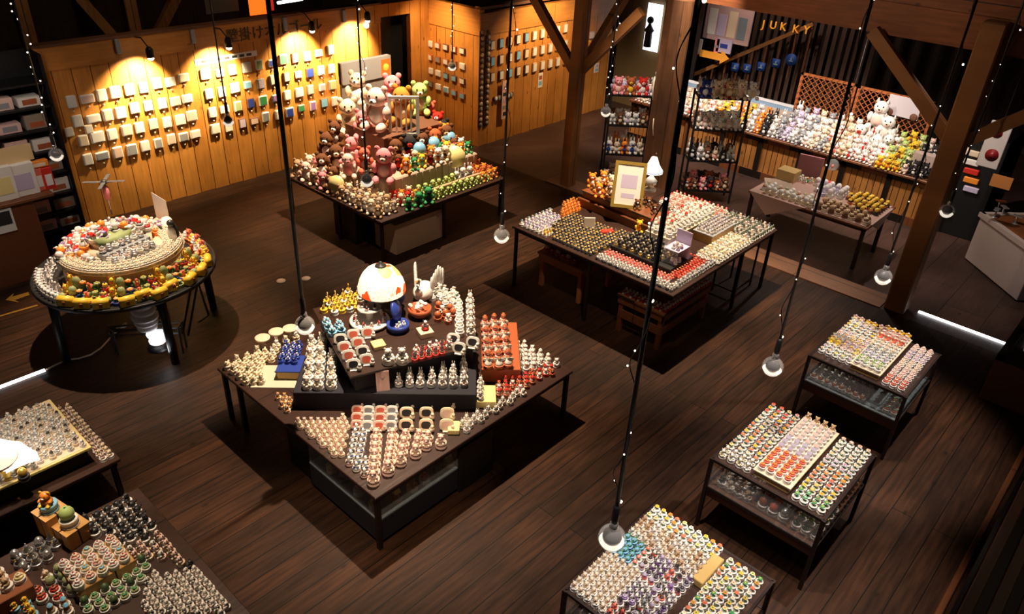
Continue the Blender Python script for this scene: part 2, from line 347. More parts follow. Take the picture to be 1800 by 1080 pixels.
for j in range(4):
    for i in range(9):
        a = lerp(lerp(tl, tr, i/8), lerp(bl, br, i/8), j/3)
        ws = [.15, .22, .16, .18, .16, .15, .15, .18, .19][i]
        pm = [WHITE, CARD, WHITE, PINKC, CREAM][(i*3+j*2) % 5] if j < 3 else [GREY, PINKC, GREY, WHITE][(i+j) % 4]
        plaque((a[0]+rnd.uniform(-.015, .015), 13.5, a[1]+rnd.uniform(-.02, .02)), 0, ws, [.2, .14, .2, .2, .19, .18, .19, .16, .15][i] if j != 2 else .19, WHITE, pm,
               'white framed plaque on the plank wall, %s in the %s row of its pale set' % (ordw(i+1), ordw(j+1)), 'pale plaques on the plank wall')
for a in [(4.16,1.63),(4.462,1.614)]:
    plaque((a[0], 13.5, a[1]), 0, .13, .15, CREAM, CARD, 'small cream plaque hung low beside the pale set, %s one' % ('outer' if a[0] < 4.35 else 'inner'), 'extra cream plaques', False)
tl, tr, bl, br = [(6.627,2.159),(9.353,2.219),(6.657,1.151),(9.358,1.194)]
for j in range(4):
    for i in range(11):
        a = lerp(lerp(tl, tr, i/10), lerp(bl, br, i/10), j/3)
        pale = i < 2 or (j < 2 and i > 8) or (i + j) % 5 == 3
        pm = CARD if pale else gcols[(i*7+j*3) % 8]
        plaque((a[0]+rnd.uniform(-.02, .02), 13.5, a[1]+rnd.uniform(-.02, .02)), 0, .15+.03*((i+j) % 3 == 0), .19-.05*((i+2*j) % 4 == 1), WHITE if pale else rnd.choice([WHITE, GREY, BROWNC]), pm,
               '%s picture plaque, %s in the %s row of the coloured set on the plank wall' % ('pale' if pale else 'coloured', ordw(i+1), ordw(j+1)), 'coloured plaques on the plank wall')
tl, tr, bl, br = [(13.751,2.002),(12.42,2.047),(13.733,1.112),(12.405,1.063)]
for j in range(4):
    for i in range(6):
        a = lerp(lerp(tl, tr, i/5), lerp(bl, br, i/5), j/3)
        plaque((12.08, a[0], a[1]), R(-90), .17, .14, rnd.choice([TERRA, BROWNC, WHITE]), rnd.choice([WHITE, LBLUE, CARD, GREY]),
               'small framed plaque on the short pine wall, %s in row %s from its top' % (ordw(i+1), ['one', 'two', 'three', 'four'][j]), 'plaques on the short pine wall', False)
tl, tr, bl, br = [(12.447,2.215),(14.937,2.283),(12.479,1.524),(15.033,1.528)]
for j in range(3):
    for i in range(10):
        a = lerp(lerp(tl, tr, i/9), lerp(bl, br, i/9), j/2)
        plaque((a[0], 11.91, a[1]), 0, .15, .21, BROWNC if i < 5 else TAN, [CARD, LBLUE, CREAM][(i+j) % 3] if i < 5 else WHITE,
               '%s framed plaque on the long pine wall, %s in the %s row' % ('dark' if i < 5 else 'light', ordw(i+1), ordw(j+1)), 'plaques on the long pine wall', False)
for k, p in enumerate([(16.024,1.995),(16.281,1.853),(15.918,1.789),(16.196,1.515),(16.408,1.529),(16.022,1.427),(16.415,1.767)]):
    plaque((p[0], 11.91, p[1]), 0, .17, .17, [LAV, WHITE, YELLOW, PURPLE, LBLUE, PALEY, ORANGE][k], [WHITE, LAV, ORANGE, WHITE, LAV, YELLOW, CARD][k], 'bright small plaque past the slim post, %s of its cluster' % ordw(k+1), 'bright plaques past the slim post', False)
a, b = [(14.157,1.175),(16.379,1.133)]
for (p, w_, h_, lab) in ((a, .16, .34, 'white notice with red and grey pictures below the long wall plaques'), (b, .18, .24, 'square notice with a blue figure below the bright plaques')):
    o = tag(obj('wall_notice', B(-w_/2, w_/2, -.012, 0, -h_/2, h_/2, CARD), None, (p[0], 11.91, p[1])), lab, 'notice')
    obj('picture', B(-w_/3, w_/3, -.015, -.012, -h_/3, -.02, LBLUE), o); obj('picture', B(-w_/3, w_/3, -.015, -.012, .02, h_/3, TERRA if w_ < .17 else LAV), o)
# two long slatted hanging strips
for k, x in enumerate((11.98+.14, 12.32)):
    t = thing('hanging_rack', 'long vertical hanging strip of small keepsakes, %s' % ('nearest the wall corner' if k == 0 else 'second from the wall corner'), 'rack', (x, 11.9, 0), 0, 'hanging strips on the pine wall')
    obj('backing_strip', B(-.07, .07, -.02, 0, .45, 2.55, BROWNC), t)
    for i in range(18): obj('keepsake', MB().ell((0, -.035, 0), (.05, .02, .045), [GREY, CREAM, TAN][i % 3], 8, 6), t, (0, 0, .52+.118*i))
t = thing('hanging_rack', 'horizontal strip of small white keepsakes on the pine wall', 'rack', (12.85, 11.9, 1.02))
obj('backing_strip', B(-.3, .35, -.02, 0, -.05, .05, BROWNC), t)
for i in range(6): obj('keepsake', MB().ell((0, -.035, 0), (.05, .02, .06), [WHITE, GREY][i % 2], 8, 6), t, (-.25+.1*i, 0, 0))
p = [(12.854,1.298),(12.892,0.663)]
t = thing('hanging_banner', 'pale hanging banner with blotched print in front of the pine wall', 'banner', (p[0][0], 11.84, p[0][1]))
obj('cloth', B(-.09, .09, -.01, 0, -.78, .1, PINKCARD), t)
for i in range(5): obj('printed_mark', B(-.05, .05, -.016, -.011, -.05, .03, [GREY, DARKC, LAV][i % 3]), t, (0.01*(-1)**i, 0, -.05-.15*i))
# display stand with white panels behind the plush table
t = thing('display_board', 'white display board with orange lit logo behind the plush toys', 'board', (9.7, 12.85, 0))
obj('board', B(-.62, .62, -.06, 0, .7, 2.12, mat('board_white', (.62, .52, .42), .6)), t)
obj('header', B(-.62, .62, -.1, .02, 1.72, 2.14, CARD), t)
obj('logo_panel', B(.36, .6, -.105, -.1, 1.74, 2.08, mat('logo_orange', (.95, .2, .02), .5, 0, .6)), t)
obj('logo', MB().lathe([(.07, 0), (.07, .01), (0, .01)], mat('logo_yellow', (1, .55, .05), .5, 0, 1.0), 14, M=Matrix.Translation((.48, -.106, 1.92)) @ Matrix.Rotation(R(90), 4, 'X')), t)
for s in (-1, 1): obj('leg', B(-.03, .03, -.03, .03, 0, .72, GREY), t, (s*.55, 0, 0))
# orange red sign and notices behind the plank wall
a, b = [(8.581,3.043),(8.555,2.695)]
t = thing('hanging_sign', 'glowing orange red hanging sign above the plank wall', 'sign', (8.75, 15, 0)); obj('panel', B(-.22, .15, -.03, .0, 2.75, 3.4, mat('sign_orange', (1, .13, .01), .5, 0, 1.6)), t); obj('edge', B(.2, .33, -.03, 0, 2.8, 3.4, mat('sign_red', (.8, .03, .02), .5, 0, .6)), t)
tag(obj('wall_notice', B(-.35, .35, -.02, 0, -.25, .25, mat('dim_board', srgb(110, 100, 88), .7)), None, (8.0, 15.1, 3.1)), 'dim grey notice beside the orange red hanging sign', 'notice')
tag(obj('light_tube', MB().tube([(-.3, 0, 0), (.3, 0, 0.02)], .03, EMITW, 8), None, (9.5, 15, 2.93)), 'small bright tube lamp beyond the orange red sign', 'lamp')

# ------------------------------------------------------------------ figurines
FIG = {}
DRUM = [(.96, 0), (1, .06), (1, .2), (.9, .26), (.9, .74), (1, .8), (1, .94), (.88, 1.0), (0, 1.0)]
def figure(kind, A, Bm, Cm):
    """the ornament on a drum of radius one and its small detail; A main, B second, C accent colour"""
    m = MB(); t = MB()
    if kind in ('bear', 'rabbit', 'cow', 'cat'):
        m.ell((0, 0, 1.38), (.52, .46, .52), A); m.ell((0, -.02, 2.1), (.44, .42, .42), A if kind != 'cow' else WHITE)
        if kind == 'rabbit':
            for s in (-1, 1): m.ell((s*.2, .02, 2.78), (.12, .09, .42), A, 8, 6); m.ell((s*.2, -.06, 2.78), (.07, .05, .3), Bm, 6, 5)
        else:
            for s in (-1, 1): m.ell((s*.33, .02, 2.46), (.16, .1, .17), Bm, 8, 6)
        t.ell((0, -.4, 2.0), (.17, .12, .13), Cm, 8, 6)
        for s in (-1, 1):
            t.ell((s*.17, -.36, 2.22), (.06, .05, .07), EYE, 6, 5); m.ell((s*.46, -.2, 1.5), (.16, .26, .17), A, 8, 6); m.ell((s*.34, -.46, 1.12), (.2, .26, .16), Bm, 8, 6)
        if kind == 'cow': m.ell((.3, .1, 1.6), (.3, .3, .26), DARKC, 8, 6); m.ell((-.26, -.05, 2.25), (.2, .3, .2), DARKC, 8, 6)
    elif kind == 'flower':
        m.tube([(0, 0, .9), (0, 0, 1.9)], .09, GREEN, 6)
        for i in range(6):
            a = i*math.pi/3; m.ell((.36*math.cos(a), .36*math.sin(a), 1.95), (.27, .27, .14), A, 8, 6)
        t.ell((0, 0, 2.05), (.24, .24, .16), Cm, 8, 6); m.ell((.45, 0, 1.3), (.3, .14, .08), GREEN, 6, 5); m.ell((-.45, 0, 1.25), (.3, .14, .08), GREEN, 6, 5)
    elif kind == 'globe':
        m.ell((0, 0, 1.75), (.8, .8, .85), A, 14, 10); m.ell((0, 0, 1.5), (.4, .4, .5), Bm, 8, 6); t.lathe([(.2, 2.5), (.12, 2.62), (0, 2.7)], Cm, 8)
    elif kind == 'snowman':
        m.ell((0, 0, 1.4), (.55, .55, .5), A); m.ell((0, 0, 2.1), (.38, .38, .36), A); m.lathe([(.42, 2.32), (.42, 2.38), (.27, 2.4), (.24, 2.75), (0, 2.75)], Bm, 10)
        t.lathe([(.4, 1.72), (.46, 1.8), (.38, 1.88)], Cm, 10); m.ell((0, -.38, 2.1), (.06, .16, .06), ORANGE, 6, 5)
        for s in (-1, 1): m.ell((s*.13, -.34, 2.22), .05, EYE, 6, 5)
    elif kind == 'tree':
        for z, r in ((1.0, .8), (1.45, .62), (1.9, .44)): m.lathe([(r, z), (r*.55, z+.35), (.05, z+.75)], A, 10)
        t.ell((0, 0, 2.72), .13, Cm, 6, 5)
        for i in range(6): m.ell((.55*math.cos(i), .55*math.sin(i), 1.25+.1*i), .1, Bm, 6, 5)
    elif kind == 'cake':
        m.lathe([(.75, 1), (.78, 1.4), (.7, 1.48), (0, 1.48)], A, 12); m.lathe([(.45, 1.48), (.47, 1.85), (.4, 1.92), (0, 1.92)], Bm, 12)
        for i in range(5): m.ell((.56*math.cos(i*1.257), .56*math.sin(i*1.257), 1.55), .13, Cm, 6, 5)
        t.ell((0, 0, 2.02), .17, Cm, 8, 6)
    elif kind == 'bird':
        m.ell((0, 0, 1.35), (.42, .62, .42), A); m.ell((0, -.42, 1.85), (.28, .28, .28), A); t.lathe([(.09, 0), (0, .28)], Cm, 6, M=Matrix.Translation((0, -.66, 1.84)) @ Matrix.Rotation(R(90), 4, 'X'))
        m.ell((0, .62, 1.6), (.22, .3, .16), Bm, 8, 6)
        for s in (-1, 1): m.ell((s*.4, .05, 1.45), (.1, .42, .26), Bm, 8, 6); m.ell((s*.16, -.6, 1.93), .05, EYE, 6, 5)
    elif kind == 'house':
        m.box(-.5, .5, -.4, .4, 1, 1.7, A); m.add([(-.6, -.5, 1.7), (.6, -.5, 1.7), (.6, .5, 1.7), (-.6, .5, 1.7), (-.6, 0, 2.25), (.6, 0, 2.25)], [(0, 1, 5, 4), (2, 3, 4, 5), (0, 4, 3), (1, 2, 5), (3, 2, 1, 0)], Bm)
        t.box(-.14, .14, -.43, -.4, 1, 1.4, Cm)
    elif kind == 'giraffe':
        m.ell((0, .1, 1.5), (.36, .55, .36), A); m.tube([(0, -.2, 1.5), (0, -.4, 2.2), (0, -.45, 3.0)], [.24, .16, .13], A, 8); m.ell((0, -.58, 3.1), (.17, .32, .17), A, 8, 6)
        for s in (-1, 1):
            m.tube([(s*.2, -.2, 1.3), (s*.22, -.25, .95)], .1, A, 6); m.tube([(s*.2, .4, 1.3), (s*.22, .42, .95)], .1, A, 6); t.tube([(s*.08, -.42, 3.2), (s*.1, -.4, 3.4)], .04, Bm, 5)
            m.ell((s*.2, .1, 1.6), (.2, .2, .2), Bm, 6, 5)
    elif kind == 'angel':
        m.lathe([(.6, 1), (.5, 1.3), (.26, 1.95), (.14, 2.05)], A, 12); m.ell((0, 0, 2.25), (.27, .27, .28), Cm, 8, 6); t.ell((0, .05, 2.34), (.3, .28, .24), Bm, 8, 6)
        for s in (-1, 1): m.ell((s*.45, .2, 1.8), (.35, .08, .4), A, 8, 6)
    if kind in ('bear', 'rabbit', 'cow', 'cat', 'snowman', 'angel', 'bird'):
        for q in (m, t): q.v = [(x*1.3, y*1.3, 1+(z-1)*1.08) for x, y, z in q.v]
    return m, t
DET = {'bear': 'face', 'rabbit': 'face', 'cow': 'face', 'cat': 'face', 'flower': 'flower_centre', 'globe': 'finial', 'snowman': 'scarf', 'tree': 'tree_topper', 'cake': 'topping', 'bird': 'beak', 'house': 'door', 'giraffe': 'horns', 'angel': 'hair'}
def proto(kind, A, Bm, Cm, base, small=False):
    k = (kind, A.name, Bm.name, Cm.name, base.name, small)
    if k not in FIG:
        d = MB().lathe(DRUM, base, 12)
        f, t = figure(kind, A, Bm, Cm)
        if small:
            for f in (f, t):
                o = len(d.v); d.v += f.v
                d.f += [tuple(o+i for i in q) for q in f.f]; d.m += [d.mi(f.mats[i]) for i in f.m]; d.sm += f.sm
            FIG[k] = (d.mesh(kind+'_figurine'), None, None)
        else: FIG[k] = (d.mesh('base'), f.mesh('ornament'), t.mesh(DET[kind]))
    return FIG[k]
NAMES = {'bear': 'bear_figurine', 'rabbit': 'rabbit_figurine', 'cow': 'spotted_figurine', 'cat': 'cat_figurine', 'flower': 'flower_figurine', 'globe': 'domed_trinket', 'snowman': 'snowman_figurine', 'tree': 'tree_figurine',
         'cake': 'cake_trinket', 'bird': 'bird_figurine', 'house': 'house_trinket', 'giraffe': 'giraffe_figurine', 'angel': 'angel_figurine'}
SMALLN = {'cake': 'lidded_trinket', 'flower': 'blossom_trinket', 'bear': 'teddy_trinket', 'bird': 'bird_trinket', 'angel': 'angel_trinket'}
def shorten(t):
    """keep a label within sixteen words"""
    for wd in (' the ', ' of ', ' small ', ' the ', ' the ', ' figure', ' one', ' black'):
        if len(t.replace(',', ' ').replace('-', ' ').split()) <= 16: break
        t = t.replace(wd, ' ' if wd != ' figure' else '', 1)
    return t
def fig(kind, cols, x, y, z, s, rz, label, group, small=False, cat='figurine', hs=1):
    A, Bm, Cm, base = cols
    a, b, c = proto(kind, A, Bm, Cm, base, small)
    nm = NAMES[kind] if not small else SMALLN.get(kind, NAMES[kind]) if A is not CREAM else 'cream_trinket'
    o = link(nm, a, None, (x, y, z), rz, (s, s, s*hs)); tag(o, shorten(label), cat, group)
    if b: link(DET[kind], c, link('ornament', b, o))
    return o
DENS = .78
def inside(p, poly):
    c = False; n = len(poly)
    for i in range(n):
        (x1, y1), (x2, y2) = poly[i], poly[(i+1) % n]
        if (y1 > p[1]) != (y2 > p[1]) and p[0] < (x2-x1)*(p[1]-y1)/(y2-y1)+x1: c = not c
    return c
TAKEN = []
CLIP = {.74: (3.15, 5.93, 4.33, 7.05), 1.04: (7.96, 10.84, 4.2, 6.96), .75: (-1.1, 1.55, 3.7, 5.83), .81: (12.68, 13.88, 3.4, 5.42)}
def fill(poly, z, kinds, sp, look, place, ang=-45, spv=None, stag=0, s=.48, small=False, group=None, hs=1, jit=.06, face=None, maxn=999):
    """rows of figurines over a patch of a table; kinds = list of (kind, colours) or a function of (row, column, rows)"""
    sp *= DENS; a = R(ang); u = Vector((math.cos(a), math.sin(a))); v = Vector((-u.y, u.x)); spv = spv or sp; cl = CLIP.get(round(z, 2), (-99, 99, -99, 99))
    P = [Vector(q) for q in poly]; us = [p.dot(u) for p in P]; vs = [p.dot(v) for p in P]
    rows = []; vv = min(vs)+spv*.5; k = 0
    while vv < max(vs):
        row = []; uu = min(us)+sp*(.5+(.5 if stag and k % 2 else 0))
        while uu < max(us):
            p = u*uu+v*vv
            if inside(p, poly) and cl[0] < p.x < cl[1] and cl[2] < p.y < cl[3] and not any(abs(p.x-q[0]) < (sp*s+q[2])*.75 and abs(p.y-q[1]) < (sp*s+q[2])*.75 and abs(z-q[3]) < .02 for q in TAKEN): row.append(p)
            uu += sp
        if row: rows.append(row)
        vv += spv; k += 1
    n = 0
    for j, row in enumerate(rows):
        for i, p in enumerate(row):
            kd, cols = kinds(j, i, len(rows), len(row)) if callable(kinds) else kinds[(j*5+i*3+j*i) % len(kinds)] if len(kinds) > 1 else kinds[0]
            n += 1
            if n > maxn: return
            r = sp*s
            rz = (face if face is not None else a)+rnd.uniform(-.2, .2)
            fig(kd, cols, p.x+rnd.uniform(-1, 1)*jit*sp, p.y+rnd.uniform(-1, 1)*jit*sp, z, r, rz, '%s, %s from left in %s row %s' % (look, ordw(i+1), ordw(j+1), place), group or (look+' '+place), small, hs=hs)
            TAKEN.append((p.x, p.y, r, z))
def linefill(a, b, n, z, kinds, look, place, r, small=False, hs=1, group=None, face=None):
    a = Vector(a); b = Vector(b)
    for i in range(n):
        p = a.lerp(b, i/max(n-1, 1)); kd, cols = kinds[i % len(kinds)]
        TAKEN.append((p.x, p.y, r, z))
        fig(kd, cols, p.x, p.y, z, r, (face if face is not None else R(-45))+rnd.uniform(-.12, .12), '%s, %s from the front %s' % (look, ordw(i+1), place), group or (look+' '+place), small, hs=hs)
W_ = (WHITE, WHITE, PINKC, WHITE)

# ------------------------------------------------------------------ tables
def square_table(name, label, x0, x1, y0, y1, h, legs, top=TBL, th=.035, leg=.05, rail=True):
    t = thing(name, label, 'table', ((x0+x1)/2, (y0+y1)/2, 0)); cx, cy = (x0+x1)/2, (y0+y1)/2
    obj('table_top', MB().bbox(x0-cx, x1-cx, y0-cy, y1-cy, h-th, h, top, .006), t)
    if rail:
        m = MB(); a, b, c, d = x0-cx+.03, x1-cx-.03, y0-cy+.03, y1-cy-.03
        for q in ((a, b, c, c+.03), (a, b, d-.03, d), (a, a+.03, c, d), (b-.03, b, c, d)): m.box(*q, h-th-.05, h-th, IRON)
        obj('apron_rail', m, t)
    for lx, ly in legs: obj('leg', MB().bbox(lx-cx-leg/2, lx-cx+leg/2, ly-cy-leg/2, ly-cy+leg/2, 0, h-th, IRON, .004), t)
    return t
# ---- central table
CT = square_table('display_table', 'large square dark table at the centre with a stained glass lamp on its stand', 3.08, 6.0, 4.26, 7.12, .74, [(3.13, 4.31), (5.95, 4.31), (3.13, 7.07), (5.95, 7.07), (3.13, 6.75)])
t = thing('display_cabinet', 'low glass fronted cabinet under the near corner of the central table', 'cabinet', (3.15, 4.33, 0))
obj('shelf', B(0, 1.15, 0, 1.15, .33, .35, GREYPL), t)
obj('body', MB().box(0, 1.15, 0, 1.15, .05, .33, NAVY), t)
obj('glass_pane', MB().box(0, 1.13, -.004, 0, .35, .69, GLASS), t); obj('glass_pane', MB().box(-.004, 0, 0, 1.13, .35, .69, GLASS), t)
t = thing('black_crate', 'black crate standing on the floor beneath the central table by its near side', 'crate', (4.45, 4.45, 0)); obj('box', MB().bbox(-.25, .25, -.15, .4, 0, .6, BLACK, .01), t); obj('lid', B(-.26, .26, -.16, .41, .6, .62, BLACK), t)
t = thing('black_crate', 'black crate beneath the central table by its outer left side', 'crate', (3.35, 5.75, 0)); obj('box', MB().bbox(-.15, .3, -.2, .2, 0, .6, BLACK, .01), t); obj('lid', B(-.16, .31, -.21, .21, .6, .62, BLACK), t)
for k, (x, y) in enumerate([(3.24, 4.5), (3.24, 4.75), (3.24, 5.0), (3.24, 5.2), (3.45, 4.42), (3.65, 4.42), (3.82, 4.42), (4.0, 4.42), (4.17, 4.42)]):
    cs = [(TAN, ORANGE, CREAM, CREAM), (PINKC, PINK, WHITE, WHITE), (DARKC, GOLD, SILVER, DARKC), (LGREEN, CREAM, WHITE, CREAM), (TERRA, GOLD, WHITE, TERRA)][k % 5]
    fig(['bear', 'cake', 'globe', 'angel', 'house'][k % 5], cs, x, y, .35, .06, 0, '%s trinket behind cabinet glass under the central table, %s along' % (['brown', 'pink', 'black', 'green', 'rusty'][k % 5], ordw(k+1)), 'trinkets in the low cabinet')

def rbox(name, label, cat, corner, ang, w_, d_, z0, z1, m, top=None, b=.006, group=None):
    """a box turned by ANG with its front left corner at CORNER"""
    t = thing(name, label, cat, (corner[0], corner[1], z0), R(ang), group)
    obj('body', MB().bbox(0, w_, 0, d_, 0, z1-z0-(.012 if top else 0), m, b), t)
    if top: obj('top_panel', B(-.01, w_+.01, -.01, d_+.01, z1-z0-.012, z1-z0, top), t)
    return t
rbox('display_riser', 'low navy stepped riser across the central table under the lamp platform', 'riser', (3.30, 5.90), -45, 1.93, 1.05, .741, .95, NAVY)
t = thing('display_stand', 'square brown topped stand turned aslant on the central table, carrying the lamp', 'stand', (3.70, 5.42, .951), R(-20))
obj('body', MB().bbox(.06, 1.43, .06, 1.43, 0, .22, NAVY, .01), t); obj('top_panel', MB().bbox(0, 1.49, 0, 1.49, .22, .249, TBL, .006), t)
# stained glass lamp
def tiffany():
    p = [(4.721,6.148)][0]
    t = thing('table_lamp', 'lit stained glass dome lamp with red flowers on the slanted stand', 'lamp', (p[0], p[1], 1.2))
    m = bpy.data.materials.new('stained_glass'); m.use_nodes = True; nt = m.node_tree; N = nt.nodes; L = nt.links; b = N['Principled BSDF']
    tc = N.new('ShaderNodeTexCoord'); vo = N.new('ShaderNodeTexVoronoi'); vo.inputs['Scale'].default_value = 5.6; L.new(tc.outputs['Object'], vo.inputs['Vector'])
    ed = N.new('ShaderNodeTexVoronoi'); ed.feature = 'DISTANCE_TO_EDGE'; ed.inputs['Scale'].default_value = 16; L.new(tc.outputs['Object'], ed.inputs['Vector'])
    sx = N.new('ShaderNodeSeparateColor'); L.new(vo.outputs['Color'], sx.inputs[0])
    cr = N.new('ShaderNodeValToRGB'); e = cr.color_ramp; e.interpolation = 'CONSTANT'; e.elements[0].color = (.9, .08, .01, 1); e.elements[1].position = .6; e.elements[1].color = (.9, .78, .55, 1)
    for po, c in ((.8, (.35, .5, .15, 1)), (.9, (.9, .75, .5, 1))): q = e.elements.new(po); q.color = c
    L.new(sx.outputs[0], cr.inputs[0])
    nz = N.new('ShaderNodeTexNoise'); nz.inputs['Scale'].default_value = 14; L.new(tc.outputs['Object'], nz.inputs['Vector'])
    ad = N.new('ShaderNodeMath'); ad.operation = 'MULTIPLY_ADD'; ad.inputs[1].default_value = .5; L.new(nz.outputs[0], ad.inputs[0]); L.new(vo.outputs['Distance'], ad.inputs[2])
    ms = N.new('ShaderNodeMath'); ms.operation = 'LESS_THAN'; ms.inputs[1].default_value = .72; L.new(ad.outputs[0], ms.inputs[0])
    mx = N.new('ShaderNodeMix'); mx.data_type = 'RGBA'; mx.inputs['A'].default_value = (.92, .82, .62, 1); L.new(ms.outputs[0], mx.inputs['Factor']); L.new(cr.outputs[0], mx.inputs['B'])
    lt = N.new('ShaderNodeMath'); lt.operation = 'GREATER_THAN'; lt.inputs[1].default_value = .03; L.new(ed.outputs['Distance'], lt.inputs[0])
    st = N.new('ShaderNodeMath'); st.operation = 'MULTIPLY_ADD'; st.inputs[1].default_value = .75; st.inputs[2].default_value = .35; L.new(lt.outputs[0], st.inputs[0])
    L.new(mx.outputs['Result'], b.inputs['Base Color']); L.new(mx.outputs['Result'], b.inputs['Emission Color']); L.new(st.outputs[0], b.inputs['Emission Strength'])
    prof = [(.275, .33), (.27, .40), (.25, .47), (.215, .54), (.165, .60), (.11, .635), (.06, .65)]
    s = MB(); s.lathe(prof, m, 28); s.f.pop(); s.f.pop(); s.m = s.m[:-2]; s.sm = s.sm[:-2]
    obj('lamp_shade', s, t)
    obj('shade_rim', MB().lathe([(.27, .325), (.28, .325), (.28, .335), (.27, .335)], DARKC, 28), t)
    obj('finial', MB().lathe([(.07, .645), (.06, .665), (.025, .67), (.02, .70), (0, .71)], DARKC, 12), t)
    obj('pole', MB().lathe([(.1, 0), (.1, .02), (.03, .05), (.018, .1), (.018, .64)], DARKC, 12), t)
    obj('bulb', MB().ell((0, 0, .48), .04, BULB, 10, 8), t)
    point((p[0], p[1], 1.62), 14, (1, .8, .55), .04)
tiffany()
PK = [('bear', (PINKC, PINKC, WHITE, CREAM)), ('bear', (CREAM, CREAM, PINKC, PINKC)), ('cat', (PINKC, CREAM, WHITE, PINKC))]
CR = [('bear', (CREAM, CREAM, PINKC, CREAM)), ('rabbit', (CREAM, PINKC, WHITE, CREAM))]
WR = [('rabbit', (WHITE, PINKC, WHITE, WHITE))]
fill([(3.156,5.727),(3.113,5.301),(3.135,5.044),(3.201,4.911),(3.416,5.125),(3.59,5.357)], .74, [PK[1], PK[0]], .088, 'small pale pink bear', 'at the near corner of central table', stag=1)
fill([(3.607,5.38),(3.199,4.982),(3.11,4.602),(3.176,4.538),(3.545,4.939)], .74, [('cow', (WHITE, DARKC, PINKC, PINKC)), ('cow', (WHITE, BLUE, LBLUE, WHITE))], .105, 'white spotted figure', 'at the near corner of central table')
for k, (a, b, n, r) in enumerate([([(3.195,4.433),(3.595,4.891)], None, 7, .062), ([(3.383,4.443),(3.714,4.774)], None, 6, .062), ([(3.55,4.456),(3.805,4.686)], None, 4, .058), ([(3.728,4.441),(3.904,4.589)], None, 3, .058), ([(3.883,4.454),(3.964,4.518)], None, 2, .055), ([(4.003,4.372),(4.007,4.368)], None, 1, .06)]):
    linefill(a[0], a[1], n, .74, [('bear', (PINKC, CREAM, WHITE, PINKC))], 'rosy bear on a drum', 'in the %s near column' % ordw(k+1), r, group='rosy bears at the near corner')
# framed keepsakes: upright frames with an inset
def keepframe(x, y, z, rz, fm, im, label, group, s=1.0, tilt=-18):
    k = ('kf', fm.name, im.name)
    if k not in FIG:
        M_ = Matrix.Rotation(R(tilt), 4, 'X')
        a = MB(); n = 18; ro = [(.075*math.copysign(abs(math.cos(t))**.7, math.cos(t)), .062*math.copysign(abs(math.sin(t))**.7, math.sin(t))) for t in [2*math.pi*i/n for i in range(n)]]
        vs = [(p[0], -.012, .07+p[1]) for p in ro]+[(p[0]*.66, -.016, .07+p[1]*.66) for p in ro]+[(p[0], .012, .07+p[1]) for p in ro]
        fs = [(i, (i+1) % n, n+(i+1) % n, n+i) for i in range(n)]+[((i+1) % n, i, 2*n+i, 2*n+(i+1) % n) for i in range(n)]+[tuple(range(3*n-1, 2*n-1, -1))]
        a.add(vs, fs, fm, False, M_); a.box(-.04, .04, -.03, .045, 0, .012, fm); a.ell((.06, -.02, .04), .03, fm, 8, 6); a.ell((.065, -.02, .075), .02, fm, 8, 6)
        b = MB().add([(p[0]*.66, -.0155, .07+p[1]*.66) for p in ro], [tuple(range(n))], im, False, M_)
        FIG[k] = (a.mesh('photo_frame'), b.mesh('picture'))
    a, b = FIG[k]; o = tag(link('photo_frame', a, None, (x, y, z), rz, s), label, 'frame', group); link('picture', b, o)
FRC = [(PINKC, CORAL, 'salmon'), (WHITE, GREY, 'slate'), (PINKC, CORAL, 'salmon'), (WHITE, GREY, 'slate'), (CREAM, DARKC, 'dark'), (CREAM, DARKC, 'dark'), (CREAM, PINKC, 'rosy')]
for k, L_ in enumerate([[(3.554,5.164),(3.784,5.446)], [(3.627,5.08),(3.865,5.355)], [(3.715,4.995),(3.957,5.266)], [(3.799,4.913),(4.044,5.182)], [(3.906,4.796),(4.17,5.087)], [(4.053,4.653),(4.32,4.943)], [(4.205,4.505),(4.47,4.771)]]):
    for i in range(4 if k < 4 else 3):
        p = lerp(L_[0], L_[1], i/(3 if k < 4 else 2)); fm, im, nm = FRC[k]
        keepframe(p[0], p[1], .741, R(-45), fm, im, 'cream framed keepsake with %s inset, %s from the front in frame column %s' % (nm, ordw(i+1), ordw(k+1)), 'framed keepsakes on the central table', .82 if k < 4 else 1.0)
rbox('yellow_plinth', 'small yellow plinth at the near edge of the lamp riser', 'plinth', [(4.171,4.452)][0], -45, .12, .16, .741, .80, PALEY)
rbox('yellow_plinth', 'tall yellow plinth by the riser end, holding white rabbits', 'plinth', [(4.686,4.561)][0], -45, .22, .30, .741, .83, PALEY)
fill([(4.697,4.557),(4.79,4.468),(5.029,4.719),(4.942,4.802)], .83, WR, .11, 'white rabbit', 'on the tall yellow plinth')
fill([(4.208,4.329),(4.279,4.285),(4.711,4.311),(5.037,4.305),(5.34,4.323),(5.218,4.411),(4.774,4.423),(4.402,4.48)], .74, WR, .10, 'white rabbit with pink ears', 'along the near right table edge', stag=1)
fill([(4.976,4.531),(5.126,4.387),(5.554,4.382),(5.864,4.343),(5.786,4.496),(5.439,4.612),(5.146,4.713)], .74, [('snowman', (WHITE, RED, RED, TERRA)), ('cat', (TERRA, RED, WHITE, TERRA)), ('bear', (WHITE, WHITE, RED, RED))], .10, 'red and white figure', 'below the red crate')
fill([(5.479,4.712),(5.925,4.394),(6.029,4.454),(6.072,4.741),(6.048,5.14),(5.949,5.164)], .74, [('snowman', (WHITE, WHITE, PINKC, WHITE)), ('bear', (WHITE, WHITE, PINKC, WHITE)), ('cat', (WHITE, PINKC, WHITE, WHITE))], .115, 'white snowy figure', 'by the far right corner')
rbox('red_crate', 'terracotta red crate on the central table beside the lamp stand', 'crate', [(5.065,4.85)][0], -45, .44, 1.0, .741, .92, TERRA)
